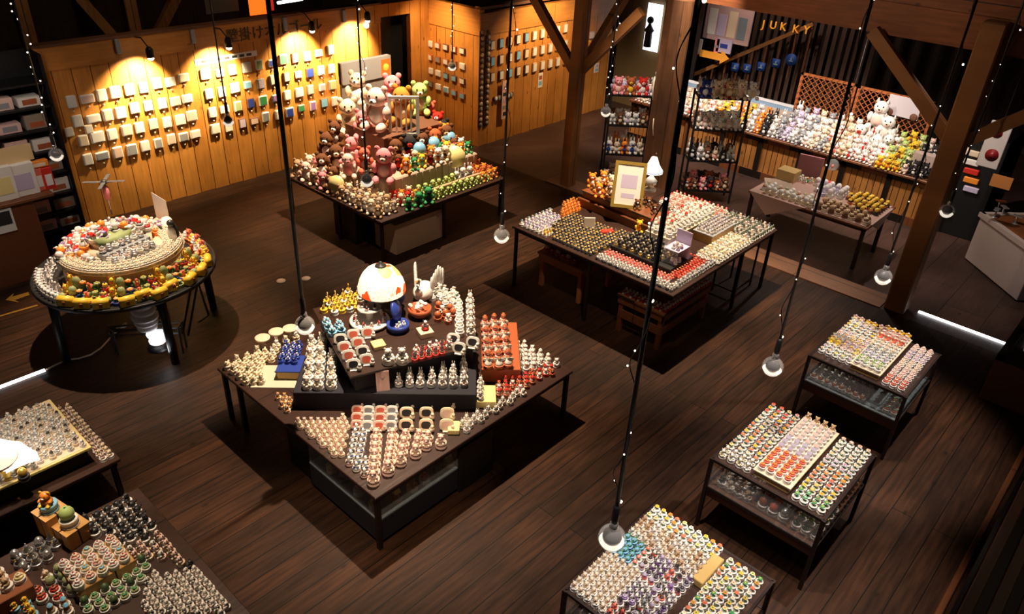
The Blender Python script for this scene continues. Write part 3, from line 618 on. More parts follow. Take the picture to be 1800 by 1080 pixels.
for k, L_ in enumerate([[(5.128,4.811),(5.717,5.444)], [(5.217,4.727),(5.826,5.395)], [(5.307,4.67),(5.917,5.327)]]):
    linefill(L_[0], L_[1], 8, .92, [('angel', (WHITE, TERRA, CREAM, TERRA)), ('snowman', (WHITE, TERRA, RED, TERRA))], 'white figure on a red drum', 'in crate column %s' % ['one', 'two', 'three'][k], .058, group='figures on the red crate')
fill([(3.161,7.077),(3.152,6.626),(3.175,6.432),(3.263,6.461),(3.532,6.801),(3.647,7.009),(3.526,7.156)], .74, [('cat', (CREAM, CREAM, WHITE, CREAM)), ('bird', (CREAM, CREAM, GOLD, CREAM))], .115, 'tall cream figure', 'at the far left corner', hs=1.25)
rbox('display_mat', 'pale greenish mat on the central table near its left side', 'mat', [(3.155,6.537)][0], -45, .62, .42, .741, .747, mat('pale_mat', (.55, .55, .42), .7), b=.002)
fill([(3.207,6.529),(3.459,6.173),(3.635,6.383),(3.503,6.659)], .748, [('bear', (CREAM, CREAM, WHITE, WHITE)), ('angel', (WHITE, CREAM, CREAM, WHITE))], .105, 'cream figure', 'on the pale mat')
fill([(3.544,6.915),(3.607,6.73),(3.865,6.966),(4.08,6.931),(4.125,7.059),(3.822,7.14),(3.618,7.036)], .74, [('cat', (CREAM, CREAM, WHITE, CREAM)), ('rabbit', (WHITE, PINKC, WHITE, CREAM))], .12, 'cream figure', 'behind the pale mat')
rbox('wooden_box', 'amber wooden box under the blue figures', 'box', [(3.448,6.458)][0], -45, .36, .3, .748, .86, mat('amber_wood', (.55, .32, .09), .4), top=BLUE)
fill([(3.529,6.572),(3.703,6.375),(3.933,6.659),(3.803,6.847)], .86, [('cat', (BLUE, BLUE, WHITE, BLUE)), ('bird', (BLUE, WHITE, GOLD, BLUE))], .10, 'deep blue figure', 'on the amber box')
for k, L_ in enumerate([[(3.46,5.862),(3.952,6.491)], [(3.541,5.784),(4.064,6.45)], [(3.64,5.689),(3.96,6.109)]]):
    linefill(L_[0], L_[1], (7, 7, 5)[k], .95, [('bear', (WHITE, CREAM, PINKC, WHITE)), ('cake', (WHITE, PINKC, CREAM, WHITE))], 'white lidded figure', 'in riser column %s' % ['one', 'two', 'three'][k], .058, group='white figures on the navy riser')
fill([(4.092,5.228),(4.714,4.63),(5.04,4.959),(4.756,5.049),(4.239,5.311)], .95, WR, .15, 'big white rabbit', 'on the navy riser', s=.4, hs=1.1)
for k, p in enumerate([(3.685,7.122),(3.873,7.128),(4.032,7.08)]):
    tag(obj('round_tray', MB().lathe([(.05, 0), (.02, .02), (.02, .1), (.085, .12), (.09, .14), (.08, .145), (0, .14)], CREAM, 16), None, (p[0], p[1], .741)), 'pale footed disc on the far left side of the table, %s from left' % ordw(k+1), 'dish', 'footed discs')
fill([(3.239,6.176),(3.192,5.951),(3.242,5.825),(3.361,6.004),(3.331,6.143)], .74, [('bear', (TAN, ORANGE, CREAM, CREAM))], .09, 'small tawny figure', 'left of the navy riser')
# on the slanted stand (z 1.2)
Z2 = 1.2
fill([(4.188,6.602),(4.545,6.406),(4.872,6.608),(4.698,6.807),(4.397,6.829)], Z2, [('giraffe', (YELLOW, ORANGE, WHITE, WHITE)), ('giraffe', (PALEY, TERRA, WHITE, YELLOW))], .12, 'yellow giraffe', 'on the lamp stand', ang=-20, hs=1.1)
fill([(3.983,6.204),(4.175,6.087),(4.289,6.239),(4.154,6.465)], Z2, [('bird', (LBLUE, WHITE, CREAM, LBLUE))], .14, 'pale blue bird', 'on the lamp stand', ang=-20)
def cake_tray(p):
    t = thing('tiered_tray', 'round white tiered tray circled by tiny figures beneath the lamp', 'tray', (p[0], p[1], Z2))
    obj('lower_plate', MB().lathe([(.1, 0), (.22, .02), (.23, .05), (.2, .055), (0, .05)], WHITE, 28), t)
    obj('pillar', MB().lathe([(.04, .05), (.04, .2), (0, .2)], WHITE, 12), t)
    obj('upper_plate', MB().lathe([(.05, .19), (.13, .2), (.135, .22), (0, .22)], WHITE, 24), t)
    for i in range(12):
        a = i*math.pi/6
        fig('bear', [(WHITE, RED, WHITE, WHITE), (RED, DARKC, WHITE, WHITE)][i % 2], p[0]+.17*math.cos(a), p[1]+.17*math.sin(a), Z2+.055, .024, a+math.pi/2, 'tiny red and white figure on the lower tray rim, %s clockwise' % ordw(i+1), 'figures on the tiered tray', True)
    for i in range(5):
        a = i*math.pi/2.5
        fig('bear', (DARKC, RED, WHITE, WHITE), p[0]+.08*math.cos(a), p[1]+.08*math.sin(a), Z2+.22, .025, a+math.pi/2, 'tiny dark figure on the upper tray, %s clockwise' % ordw(i+1), 'figures on the upper tray', True)
cake_tray([(4.493,6.104)][0])
p = [(4.961,6.16)][0]
t = thing('egg_ornament', 'deep blue egg ornament on a stand below the lamp', 'ornament', (p[0], p[1], Z2)); obj('foot', MB().lathe([(.05, 0), (.02, .03), (.04, .06)], GOLD, 12), t); obj('egg', MB().ell((0, 0, .15), (.085, .085, .11), BLUE, 16, 12), t)
p = [(4.641,5.777)][0]
t = thing('round_casket', 'round deep blue open casket with white figures inside', 'box', (p[0], p[1], Z2)); obj('bowl', MB().lathe([(.1, 0), (.13, .05), (.13, .09), (.11, .09), (.1, .05), (0, .05)], BLUE, 18), t)
obj('lid', MB().lathe([(.125, 0), (.11, .03), (0, .045)], BLUE, 18, M=Matrix.Translation((.05, .1, .2)) @ Matrix.Rotation(R(70), 4, 'X') @ Matrix.Rotation(R(30), 4, 'Y')), t)
for i in range(3): fig('bear', W_, p[0]-.04+.05*i, p[1]-.03+.02*(i % 2), Z2+.05, .024, R(-45), 'tiny white figure inside the blue casket, %s from left' % ordw(i+1), 'figures in the casket', True)
p = [(5.013,5.83)][0]
t = thing('flower_pot', 'terracotta bowl with white blossoms below the white swan', 'pot', (p[0], p[1], Z2)); obj('bowl', MB().lathe([(.07, 0), (.13, .06), (.14, .12), (.12, .12), (.1, .07), (0, .06)], TERRA, 18), t)
m = MB()
for i in range(14): m.ell((rnd.uniform(-.08, .08), rnd.uniform(-.08, .08), .13+rnd.uniform(0, .04)), .025, WHITE, 7, 5)
obj('blossoms', m, t)
p = [(5.201,5.972)][0]
t = thing('swan_ornament', 'white swan ornament with raised feathered wings by the lamp', 'ornament', (p[0]+.1, p[1]+.12, Z2), R(-60))
m = MB().ell((0, 0, .12), (.12, .18, .11), WHITE, 14, 10); m.tube([(0, -.12, .14), (0, -.2, .22), (0, -.2, .3), (0, -.15, .35), (0, -.2, .37)], [.05, .035, .028, .03, .025], WHITE, 10); obj('body', m, t)
for s in (-1, 1):
    m = MB()
    for i in range(6): m.ell((s*(.1+.015*i), .02+.04*i, .2+.035*(3-abs(i-3))), (.02, .04, .12), WHITE, 8, 6)
    obj('wing', m, t)
obj('beak', MB().lathe([(.014, 0), (0, .05)], ORANGE, 6, M=Matrix.Translation((0, -.22, .37)) @ Matrix.Rotation(R(90), 4, 'X')), t)
fill([(5.027,5.579),(5.195,5.422),(5.385,5.622),(5.298,5.846)], Z2, [('bear', (WHITE, WHITE, CREAM, TERRA)), ('globe', (TERRA, ORANGE, WHITE, TERRA))], .13, 'round rusty trinket', 'on the lamp stand', ang=-20)
fill([(5.322,6.005),(5.412,5.65),(5.657,5.787),(5.658,6.167)], Z2, [('flower', (WHITE, WHITE, ORANGE, WHITE)), ('angel', (WHITE, WHITE, CREAM, WHITE))], .12, 'white blossom trinket', 'behind the swan', ang=-20)
for k, L_ in enumerate([[(5.067,5.213),(5.487,5.67)], [(5.161,5.125),(5.634,5.624)]]):
    linefill(L_[0], L_[1], 6, Z2, [('cake', (WHITE, WHITE, WHITE, WHITE)), ('rabbit', (WHITE, PINKC, WHITE, WHITE))][k:k+1], 'white stacked trinket', 'in stand column %s' % ['one', 'two'][k], .055, group='white column on the stand', hs=1.1)
for k, q in enumerate([(3.993,5.977),(3.932,5.823),(3.87,5.661),(3.805,5.496),(4.151,5.952),(4.091,5.792),(4.027,5.629),(3.96,5.476),(4.292,5.88)]):
    keepframe(q[0], q[1], Z2, R(-35), WHITE, CORAL if k % 3 else DARKC, 'white scalloped frame with %s inset on the stand, %s one' % ('rosy' if k % 3 else 'dark', ordw(k+1)), 'scalloped frames on the stand', .95)
rbox('yellow_plinth', 'yellow edged box among the scalloped frames on the lamp stand', 'plinth', [(4.175,5.622)][0], -20, .14, .14, Z2, 1.25, PALEY)
for k, p in enumerate([(4.151,5.351),(4.262,5.26)]):
    fig('bear', (WHITE, WHITE, DARKC, WHITE), p[0], p[1], Z2, .07, R(-35), 'large white bear with black eyes at the stand edge, %s of the pair' % ['left', 'right'][k], 'pair of white bears')
p = [(4.689,5.443)][0]
rbox('cream_box', 'cream square music box with a spotted doll on its lid', 'box', (p[0], p[1]), -20, .16, .16, Z2, 1.27, CREAM)
fig('cow', (WHITE, DARKC, RED, RED), p[0]+.11, p[1]+.05, 1.27, .045, R(-35), 'black and white doll on the cream square box', 'doll on the cream box')
fill([(4.33,5.181),(4.521,5.086),(4.775,5.053),(4.889,5.192),(4.54,5.367)], Z2, [('snowman', (WHITE, DARKC, RED, RED)), ('cow', (WHITE, DARKC, RED, WHITE)), ('bear', (WHITE, WHITE, RED, RED))], .1, 'little red trimmed figure', 'at the stand edge', ang=-20, stag=1)
for k, p in enumerate([(4.885,5.133),(4.808,4.961),(4.994,4.937)]):
    keepframe(p[0], p[1], Z2, R(-60), WHITE, DARKC, 'white heart frame with black inset at the stand corner, %s from left' % ordw(k+1), 'heart frames at the stand corner', 1.0)
t = thing('price_card', 'pale pink price card leaning on the front of the lamp stand', 'card', (*[(3.997,5.264)][0], .952), R(-33))
obj('card', MB().box(-.07, .07, -.004, .004, 0, .23, PINKCARD, M=Matrix.Rotation(R(-12), 4, 'X')), t)
obj('printed_mark', MB().add([(-.03, -.006, .17), (0, -.006, .12), (.03, -.006, .17), (0, -.006, .15)], [(0, 1, 2, 3)], GREY, M=Matrix.Rotation(R(-12), 4, 'X')), t)
#PART2
# ------------------------------------------------------------------ gold lidded table (behind the central one)
square_table('display_table', 'large square dark table crowded with gold lidded trinkets and a small white lamp', 7.9, 10.9, 4.15, 7.02, 1.04, [(7.95, 6.96), (9.9, 4.2), (10.85, 4.2), (10.85, 6.96), (7.95, 5.55)], leg=.045)
rbox('display_riser', 'black low riser in the middle of the gold lidded table', 'riser', (8.36, 4.5), 0, .6, 1.02, 1.041, 1.12, BLACK)
def step_shelf():
    p = [(9.21,5.188),(9.297,6.802)]
    t = thing('step_shelf', 'long polished brown two-step wooden shelf on the gold lidded table', 'shelf', (p[0][0], p[0][1], 1.041), math.atan2(p[1][1]-p[0][1], p[1][0]-p[0][0]))
    L_ = math.dist(p[0], p[1])
    obj('lower_step', MB().bbox(-.05, L_+.05, -.34, .04, 0, .14, BROWN, .01), t); obj('upper_step', MB().bbox(0, L_, -.30, -.02, .14, .24, BROWN, .01), t)
    obj('top_panel', MB().bbox(-.02, L_+.02, -.32, .0, .24, .26, BROWN, .008), t)
    return p
sp_ = step_shelf()
GB = [('globe', (DARKC, GOLD, GOLD, DARKC)), ('globe', (GOLD, GOLD, GOLD, DARKC)), ('cake', (DARKC, GOLD, GOLD, DARKC))]
SIL = [('cake', (DARKC, CREAM, GOLD, DARKC))]
fill([(7.965,6.937),(8.002,6.535),(8.598,6.645),(8.693,6.958)], 1.04, [('angel', (WHITE, LBLUE, CREAM, WHITE)), ('angel', (LAV, WHITE, CREAM, WHITE))], .105, 'slim white figure', 'at the far left corner of gold table', ang=-90)
fill([(8.004,6.903),(7.961,6.366),(8.161,6.392),(8.179,6.746),(8.201,6.999)], 1.04, [('bear', (WHITE, ORANGE, WHITE, WHITE)), ('bear', (YELLOW, ORANGE, WHITE, WHITE))], .085, 'white and orange figure', 'along the outer left edge of gold table', ang=-90)
fill([(7.98, 5.56), (8.96, 5.56), (8.92, 6.65), (8.3, 6.6), (7.98, 6.3)], 1.04, [('cake', (DARKC, GOLD, CREAM, DARKC)), ('cake', (DARKC, CREAM, GOLD, DARKC)), ('cake', (DARKC, DARKC, CREAM, GOLD))], .086, 'dark gold topped trinket', 'of the broad dark patch', ang=-90, s=.44)
fill([(8.38, 4.75), (8.95, 4.75), (8.95, 5.5), (8.38, 5.5)], 1.12, [('cake', (DARKC, CREAM, GOLD, GOLD)), ('globe', (DARKC, GOLD, CREAM, DARKC))], .09, 'gold rimmed trinket', 'below the brown step shelf', ang=-90, s=.43)
fill([(8.631,6.672),(9.138,6.681),(9.405,6.988),(9.084,6.965)], 1.04, [('bear', (ORANGE, ORANGE, WHITE, ORANGE))], .10, 'small orange bear', 'behind the step shelf end', ang=-90)
fill([(7.96, 4.2), (8.14, 4.2), (8.14, 5.5), (7.96, 5.5)], 1.04, [('cake', (SILVER, WHITE, CREAM, DARKC)), ('bear', (WHITE, GREY, WHITE, SILVER))], .075, 'silver and white trinket', 'along the front edge', ang=-90, small=True)
fill([(8.14, 4.4), (8.34, 4.4), (8.34, 5.5), (8.14, 5.5)], 1.04, [('flower', (CORAL, RED, WHITE, CORAL)), ('cake', (RED, CORAL, WHITE, GREY))], .075, 'coral red trinket', 'behind the silver edge rows', ang=-90, small=True)
fill([(8.14, 4.2), (9.1, 4.2), (9.1, 4.32), (8.14, 4.32)], 1.04, [('cake', (SILVER, WHITE, GREY, WHITE)), ('globe', (GREY, WHITE, GOLD, WHITE))], .078, 'silver domed trinket', 'along the right table edge', ang=-90, small=True)
fill([(8.34, 4.32), (9.1, 4.32), (9.1, 4.62), (8.98, 4.62), (8.98, 4.48), (8.34, 4.48)], 1.04, [('flower', (CORAL, RED, WHITE, CORAL)), ('flower', (RED, CORAL, GOLD, RED))], .078, 'coral flower trinket', 'right of the table corner', ang=-90, small=True)
fill([(9.1, 4.2), (10.1, 4.2), (10.1, 4.56), (9.1, 4.56)], 1.04, [('angel', (WHITE, GOLD, CREAM, WHITE)), ('bear', (WHITE, YELLOW, CREAM, WHITE)), ('globe', (CREAM, GOLD, GOLD, WHITE))], .10, 'white and gold figure', 'on the right half of gold table', ang=-90)
fill([(10.1, 4.2), (10.85, 4.2), (10.85, 4.95), (10.3, 4.95), (10.3, 4.56), (10.1, 4.56)], 1.04, [('tree', (mat('sage', (.25, .3, .22), .5), GREY, WHITE, WHITE)), ('bear', (PINKC, GREY, WHITE, WHITE)), ('snowman', (GREY, DARKC, WHITE, WHITE))], .09, 'grey green tree trinket', 'at the far right corner', ang=-90)
rbox('wooden_box', 'amber wooden box holding grey figures on the gold lidded table', 'box', (9.6, 4.9), -90, .32, .68, 1.041, 1.19, mat('amber_wood', (.55, .32, .09), .4), top=GREY)
fill([(9.62, 4.6), (10.26, 4.6), (10.26, 4.88), (9.62, 4.88)], 1.19, [('bear', (GREY, LAV, WHITE, WHITE)), ('cat', (SILVER, PINKC, WHITE, WHITE))], .09, 'grey figure', 'on the amber wooden box', ang=-90)
rbox('white_plinth', 'low white plinth edged black with red striped figures on the gold table', 'plinth', (8.99, 5.36), -90, .42, 1.3, 1.041, 1.21, CREAM)
RW = [('snowman', (WHITE, RED, CREAM, WHITE)), ('angel', (WHITE, WHITE, CREAM, WHITE)), ('bear', (WHITE, CORAL, WHITE, WHITE)), ('angel', (WHITE, RED, CREAM, WHITE))]
fill([(9.0, 4.95), (10.28, 4.95), (10.28, 5.35), (9.0, 5.35)], 1.21, RW, .13, 'tall red and white figure', 'on the white plinth', ang=-90, hs=1.3)
fill([(9.5, 5.4), (10.1, 5.4), (10.1, 5.6), (9.5, 5.6)], 1.04, [('giraffe', (PALEY, YELLOW, WHITE, WHITE))], .14, 'tall pale yellow figure', 'behind the white plinth', ang=-90)
fill([(10.32, 5.0), (10.85, 5.0), (10.85, 6.0), (10.32, 6.0)], 1.04, [('snowman', (WHITE, RED, PINKC, WHITE)), ('bear', (PINKC, TERRA, WHITE, WHITE))], .10, 'pinkish figure', 'by the back right edge of gold table', ang=-90)
p = (8.62, 4.62)
t = thing('display_case', 'small clear display case with lavender figures on the gold table corner', 'case', (p[0], p[1], 1.121), R(-90))
obj('glass_pane', MB().box(-.12, .12, -.122, -.118, 0, .4, GLASS), t); obj('glass_pane', MB().box(-.122, -.118, -.12, .2, 0, .4, GLASS), t)
obj('shelf', B(-.12, .12, -.12, .2, .2, .21, LAV), t); obj('back_panel', B(-.12, .12, .19, .2, 0, .4, LAV), t)
for i in range(8): fig('bear', [(LAV, WHITE, PINKC, WHITE), (CREAM, LAV, WHITE, LAV), (WHITE, PINKC, WHITE, PURPLE)][i % 3], p[0]-.06+.09*(i % 2), p[1]-.07+.07*((i//2) % 2), 1.121+(.0 if i < 4 else .21), .03, R(-45), 'lavender figure inside the small clear case, %s one' % ordw(i+1), 'figures in the clear case', True)
rbox('price_stand', 'cream notice board standing among the dark gold trinkets', 'notice', [(8.606,6.203)][0], -45, .17, .02, 1.041, 1.24, CARD)
rbox('red_box', 'glossy red casket among the dark gold trinkets', 'box', [(8.646,5.878)][0], -30, .2, .1, 1.041, 1.1, RED)
# top of the step shelf
t = thing('picture_frame', 'gold framed white certificate standing on the brown step shelf', 'frame', (*[(9.256,5.915)][0], 1.301), R(-58))
Mt = Matrix.Rotation(R(-20), 4, 'X')
obj('frame', MB().box(-.24, .24, -.02, .02, 0, .05, GOLD, Mt).box(-.24, .24, -.02, .02, .65, .70, GOLD, Mt).box(-.24, -.19, -.02, .02, .05, .65, GOLD, Mt).box(.19, .24, -.02, .02, .05, .65, GOLD, Mt), t)
pp = obj('certificate', MB().box(-.19, .19, -.01, .01, .05, .65, CARD, Mt), t)
obj('printed_mark', MB().box(-.12, .12, -.012, -.0105, .3, .5, LAV, Mt).box(-.1, .1, -.012, -.0105, .15, .22, LAV, Mt), pp)
t = thing('table_lamp', 'small white pleated shade lamp on a porcelain foot beside the trunk post', 'lamp', (*[(10.132,6.069)][0], 1.301))
obj('base', MB().lathe([(.1, 0), (.1, .03), (.04, .06), (.09, .12), (.1, .17), (.05, .22), (.02, .26), (.02, .34)], WHITE, 14), t)
obj('lamp_shade', MB().lathe([(.17, .32), (.16, .34), (.09, .45), (.05, .55), (.045, .56)], mat('shade_glow', (1, .9, .78), .5, 0, 3.2), 14), t); obj('shade_band', MB().lathe([(.172, .33), (.165, .345), (.15, .37)], mat('shade_blue', (.4, .5, .7), .5, 0, .5), 14), t)
point((*[(10.294,6.228)][0], 1.45), 4, (1, .85, .65))
def fab(m):
    c = m.node_tree.nodes['Principled BSDF'].inputs['Base Color'].default_value
    return mat('plush_'+m.name, tuple(c)[:3], .95, 0, 0, 1, 0, .1)
def plush(nm, x, y, z, h, rz, Bc, Mc, label, group, cat='plush toy', ear='bear', tilt=0):
    Bc = fab(Bc); Mc = fab(Mc)
    k = ('pl', Bc.name, Mc.name, ear)
    if k not in FIG:
        m = MB(); m.ell((0, 0, .3), (.25, .21, .28), Bc, 12, 9); m.ell((0, -.02, .7), (.24, .22, .22), Bc, 12, 9)
        for s in (-1, 1):
            m.ell((s*.26, -.1, .38), (.09, .13, .16), Bc, 9, 7, ); m.ell((s*.2, -.3, .1), (.11, .2, .1), Bc, 9, 7)
            if ear == 'long': m.ell((s*.12, .02, 1.02), (.06, .05, .2), Bc, 8, 6)
            elif ear == 'point': m.lathe([(.08, 0), (0, .16)], Bc, 6, M=Matrix.Translation((s*.16, 0, .86)))
            else: m.ell((s*.19, 0, .9), (.085, .05, .085), Bc, 9, 7)
        f = MB(); f.ell((0, -.21, .65), (.1, .08, .08), Mc, 9, 7); ns = MB().ell((0, -.29, .68), (.035, .025, .025), EYE, 7, 5)
        e = MB().ell((0, 0, 0), (.026, .02, .03), EYE, 7, 5)
        g = MB()
        g.ell((0, -.12, .3), (.17, .12, .19), Mc, 9, 7)
        FIG[k] = (m.mesh('plush_body'), f.mesh('muzzle'), e.mesh('eye'), g.mesh('belly_patch'), ns.mesh('nose'))
    a, b, c, d, e_ = FIG[k]
    o = tag(link(nm, a, None, (x, y, z), rz, h), shorten(label), cat, group)
    if tilt: o.rotation_euler = (R(tilt), 0, rz)
    link('nose', e_, link('muzzle', b, o)); link('eye', c, o, (.09, -.21, .77)); link('eye', c, o, (-.09, -.21, .77)); link('belly_patch', d, o)
    return o
for k, p in enumerate([(9.559,6.816),(9.476,6.636),(9.78,6.752),(9.749,6.556),(9.624,6.352),(9.477,6.389),(9.302,6.481),(9.636,5.891),(9.568,5.717),(9.417,5.512),(9.361,5.785)]):
    plush('toy_bear', p[0], p[1], 1.301 if k < 7 else 1.301, .24 if k < 7 else .17, R(-50), [ORANGE, TAN, ORANGE, CREAM][k % 4] if k < 7 else BROWNC, WHITE, '%s toy bear on the brown step shelf, %s from left' % ('orange' if k < 7 else 'dark brown', ordw(k+1)), 'toy bears on the step shelf')
for k, p in enumerate([(9.2, 5.6), (9.55, 5.75), (9.6, 5.6), (9.4, 5.5)]):
    plush('toy_duck', p[0], p[1], 1.041, .2, R(-50), YELLOW, ORANGE, 'yellow toy beside the thick dark cable on the gold table, %s one' % ordw(k+1), 'yellow toys on the gold table')
# stools beneath
def stool(lab, x0, x1, y0, y1, h, m, shelf=False):
    t = thing('wooden_stool', lab, 'stool', (x0, y0, 0))
    w_, d_ = x1-x0, y1-y0
    obj('seat', MB().bbox(0, w_, 0, d_, h-.04, h, m, .006), t)
    obj('apron', MB().box(.02, w_-.02, .02, .04, h-.14, h-.04, m).box(.02, .04, .02, d_-.02, h-.14, h-.04, m), t)
    for a in (.04, w_-.1):
        for b in (.04, d_-.1): obj('leg', MB().bbox(a, a+.07, b, b+.07, 0, h-.04, m, .005), t)
    if shelf: obj('stretcher', MB().box(.03, .05, .05, d_-.05, .25, .38, m).box(.05, w_-.05, .03, .05, .25, .38, m), t)
stool('pale wooden low table with scalloped apron under the gold lidded table', 8.22, 9.1, 5.85, 6.75, .6, mat('light_brown_wood', srgb(176, 112, 66), .5))
stool('brown wooden bench stacked with red and white trinkets under the gold table corner', 8.04, 9.35, 4.3, 5.1, .62, BROWN, True)
fill([(8.08, 4.34), (9.3, 4.34), (9.3, 4.46), (8.22, 4.46), (8.22, 5.06), (8.08, 5.06)], .62, [('cake', (RED, WHITE, RED, WHITE)), ('bear', (WHITE, RED, WHITE, RED))], .08, 'red and white trinket', 'on the bench under gold table', ang=-90, small=True)
fill([(8.27, 6.0), (8.55, 6.0), (8.55, 6.7), (8.27, 6.7)], .6, [('bear', (PINKC, RED, WHITE, TERRA)), ('house', (RED, DARKC, WHITE, TERRA))], .14, 'dusky figure', 'on the pale low table', ang=-90)
t = thing('metal_rack', 'thin dark metal frame rack leaning under the right side of gold table', 'rack', (10.2, 4.35, 0))
m = MB()
for a, b in (((0, 0, 0), (0, 0, .95)), ((.6, 0, 0), (.6, 0, .95)), ((0, 0, .95), (.6, 0, .95)), ((0, 0, .12), (.6, 0, .12)), ((0, .35, 0), (0, .35, .95)), ((.6, .35, 0), (.6, .35, .95)), ((0, 0, .12), (0, .35, .12))): m.beam(a, b, .025, .025, IRON)
obj('frame', m, t); obj('top_bar', MB().beam((0, .35, .95), (.6, .35, .95), .03, .03, IRON), t)

# ------------------------------------------------------------------ plush toy table
square_table('display_table', 'square dark table piled with plush toys in front of the plank wall', 6.89, 9.77, 8.9, 11.6, .75, [(6.94, 11.55), (6.94, 8.96), (8.3, 8.96), (9.72, 8.96), (9.72, 11.55), (6.94, 10.1)])
t = thing('cloth_riser', 'beige cloth covered riser in the middle of the plush toy table', 'riser', (7.45, 9.5, .751)); obj('cloth', MB().bbox(0, 2.2, 0, 1.9, 0, .34, BEIGE, .02), t)
m = MB()
for i in range(14): m.ell((.08+.155*i, -.004, .16), (.02, .014, .16), BEIGE, 8, 6)
for i in range(11): m.ell((-.004, .1+.16*i, .16), (.014, .02, .16), BEIGE, 8, 6)
obj('cloth_fold', m, t)
rbox('cardboard_box', 'plain beige box on the floor under the plush toy table', 'box', (7.25, 9.0), 0, 1.05, .55, 0, .55, mat('box_beige', (.55, .38, .25), .7), top=mat('box_lid', (.5, .34, .22), .7))
rbox('black_crate', 'black crate behind the beige box under the plush toy table', 'crate', (7.0, 9.75), 0, .6, .6, 0, .68, BLACK, top=BLACK)
def pl_fill(poly, z, h, cols, look, place, sp, ang=-45, ear='bear', nm='small_plush', lo=.85, hi=1.15, face=-45, group=None):
    a = R(ang); u = Vector((math.cos(a), math.sin(a))); v = Vector((-u.y, u.x)); P = [Vector(q) for q in poly]
    us = [p.dot(u) for p in P]; vs = [p.dot(v) for p in P]; vv = min(vs)+sp*.5; j = 0
    while vv < max(vs):
        uu = min(us)+sp*.5; i = 0
        while uu < max(us):
            p = u*uu+v*vv
            if inside(p, poly):
                A, Bm = cols[(i+j*2) % len(cols)]
                plush(nm, p.x+rnd.uniform(-.01, .01), p.y+rnd.uniform(-.01, .01), z, h*rnd.uniform(lo, hi), R(face)+rnd.uniform(-.35, .35), A, Bm, '%s, %s from left in %s row %s' % (look, ordw(i+1), ordw(j+1), place), group or look+' '+place, ear=ear)
                i += 1
            uu += sp
        if i: j += 1
        vv += sp
pl_fill([(6.93, 8.98), (7.42, 8.98), (7.42, 10.35), (6.93, 10.35)], .75, .24, [(CREAM, WHITE), (TAN, CREAM), (BEIGE, WHITE)], 'small cream teddy', 'on the left edge of plush table', .165, -90)
pl_fill([(6.93, 10.4), (7.4, 10.4), (7.4, 11.5), (6.93, 11.5)], .75, .34, [(TAN, CREAM), (PINKC, WHITE), (CREAM, TAN), (PINK, WHITE)], 'shaggy tan or pink teddy', 'at the far left of plush table', .24, -90)
pl_fill([(7.45, 8.96), (8.1, 8.96), (8.1, 9.12), (7.45, 9.12)], .75, .26, [(GREEN, DARKC)], 'green plush frog', 'at the near corner of plush table', .22, -90)
pl_fill([(7.5, 9.14), (8.0, 9.14), (8.0, 9.48), (7.5, 9.48)], .75, .2, [(RED, WHITE), (CREAM, RED), (ORANGE, WHITE)], 'small red or cream plush', 'behind the green frogs', .16, -90)
pl_fill([(8.1, 8.95), (9.55, 8.95), (9.55, 9.12), (8.1, 9.12)], .75, .17, [(LGREEN, PALEY)], 'pale green plush', 'along the front edge of plush table', .15, -90, 'point')
tag(obj('ledge_board', MB().bbox(0, 1.9, 0, .06, 0, .12, TAN, .01), None, (7.85, 9.15, .751)), 'tan ledge behind the front line of pale green plush toys', 'ledge')
pl_fill([(8.0, 9.24), (8.9, 9.24), (8.9, 9.44), (8.0, 9.44)], .75, .19, [(LGREEN, PALEY)], 'pale green plush', 'behind the tan ledge', .16, -90, 'point')
pl_fill([(8.9, 9.24), (9.3, 9.24), (9.3, 9.44), (8.9, 9.44)], .75, .24, [(WHITE, GREY), (GREY, WHITE)], 'white and grey plush', 'behind the tan ledge', .16, -90, 'long')
pl_fill([(9.3, 8.98), (9.72, 8.98), (9.72, 9.6), (9.3, 9.6)], .75, .2, [(TERRA, ORANGE), (ORANGE, CREAM)], 'rusty plush', 'at the far right corner of plush table', .15, -90)
Z3 = 1.092
pl_fill([(7.95, 9.55), (9.6, 9.55), (9.6, 10.1), (7.95, 10.1)], Z3, .26, [(TAN, WHITE), (BROWNC, RED), (ORANGE, WHITE), (WHITE, TERRA), (GREEN, CREAM), (CREAM, BROWNC), (YELLOW, LBLUE)], 'small mixed plush', 'on the beige riser', .185, -90)
for k, p in enumerate([(8.53,9.843),(8.918,9.901),(9.348,9.942)]):
    t = thing('toy_ball', 'sky blue round toy among the mixed plush, %s from left' % ordw(k+1), 'toy', (p[0], p[1], Z3+.12), 0, 'sky blue round toys'); obj('ball', MB().ell((0, 0, .12), .12, LBLUE, 14, 10), t); obj('cap', MB().ell((0, 0, .03), (.1, .1, .07), ORANGE, 10, 7), t)
p = [(7.602,9.654)][0]
plush('pink_bear', p[0], p[1], 1.06, .60, R(-50), PINK, PINKC, 'large pink teddy bear sitting at the riser corner', 'large plush toys')
tag(obj('price_card', MB().lathe([(.0, -.004), (.2, -.004), (.2, .004), (0, .004)], PALEY, 20, M=Matrix.Rotation(R(75), 4, 'X')), None, (9.05, 9.5, 1.16), R(-50)), 'pale yellow round card leaning before the mixed plush toys', 'card')
tag(obj('price_card', MB().lathe([(.0, -.004), (.14, -.004), (.14, .004), (0, .004)], PALEY, 20, M=Matrix.Rotation(R(70), 4, 'X')), None, (7.0, 10.2, .98), R(-60)), 'round yellow card propped at the left edge of plush table', 'card')
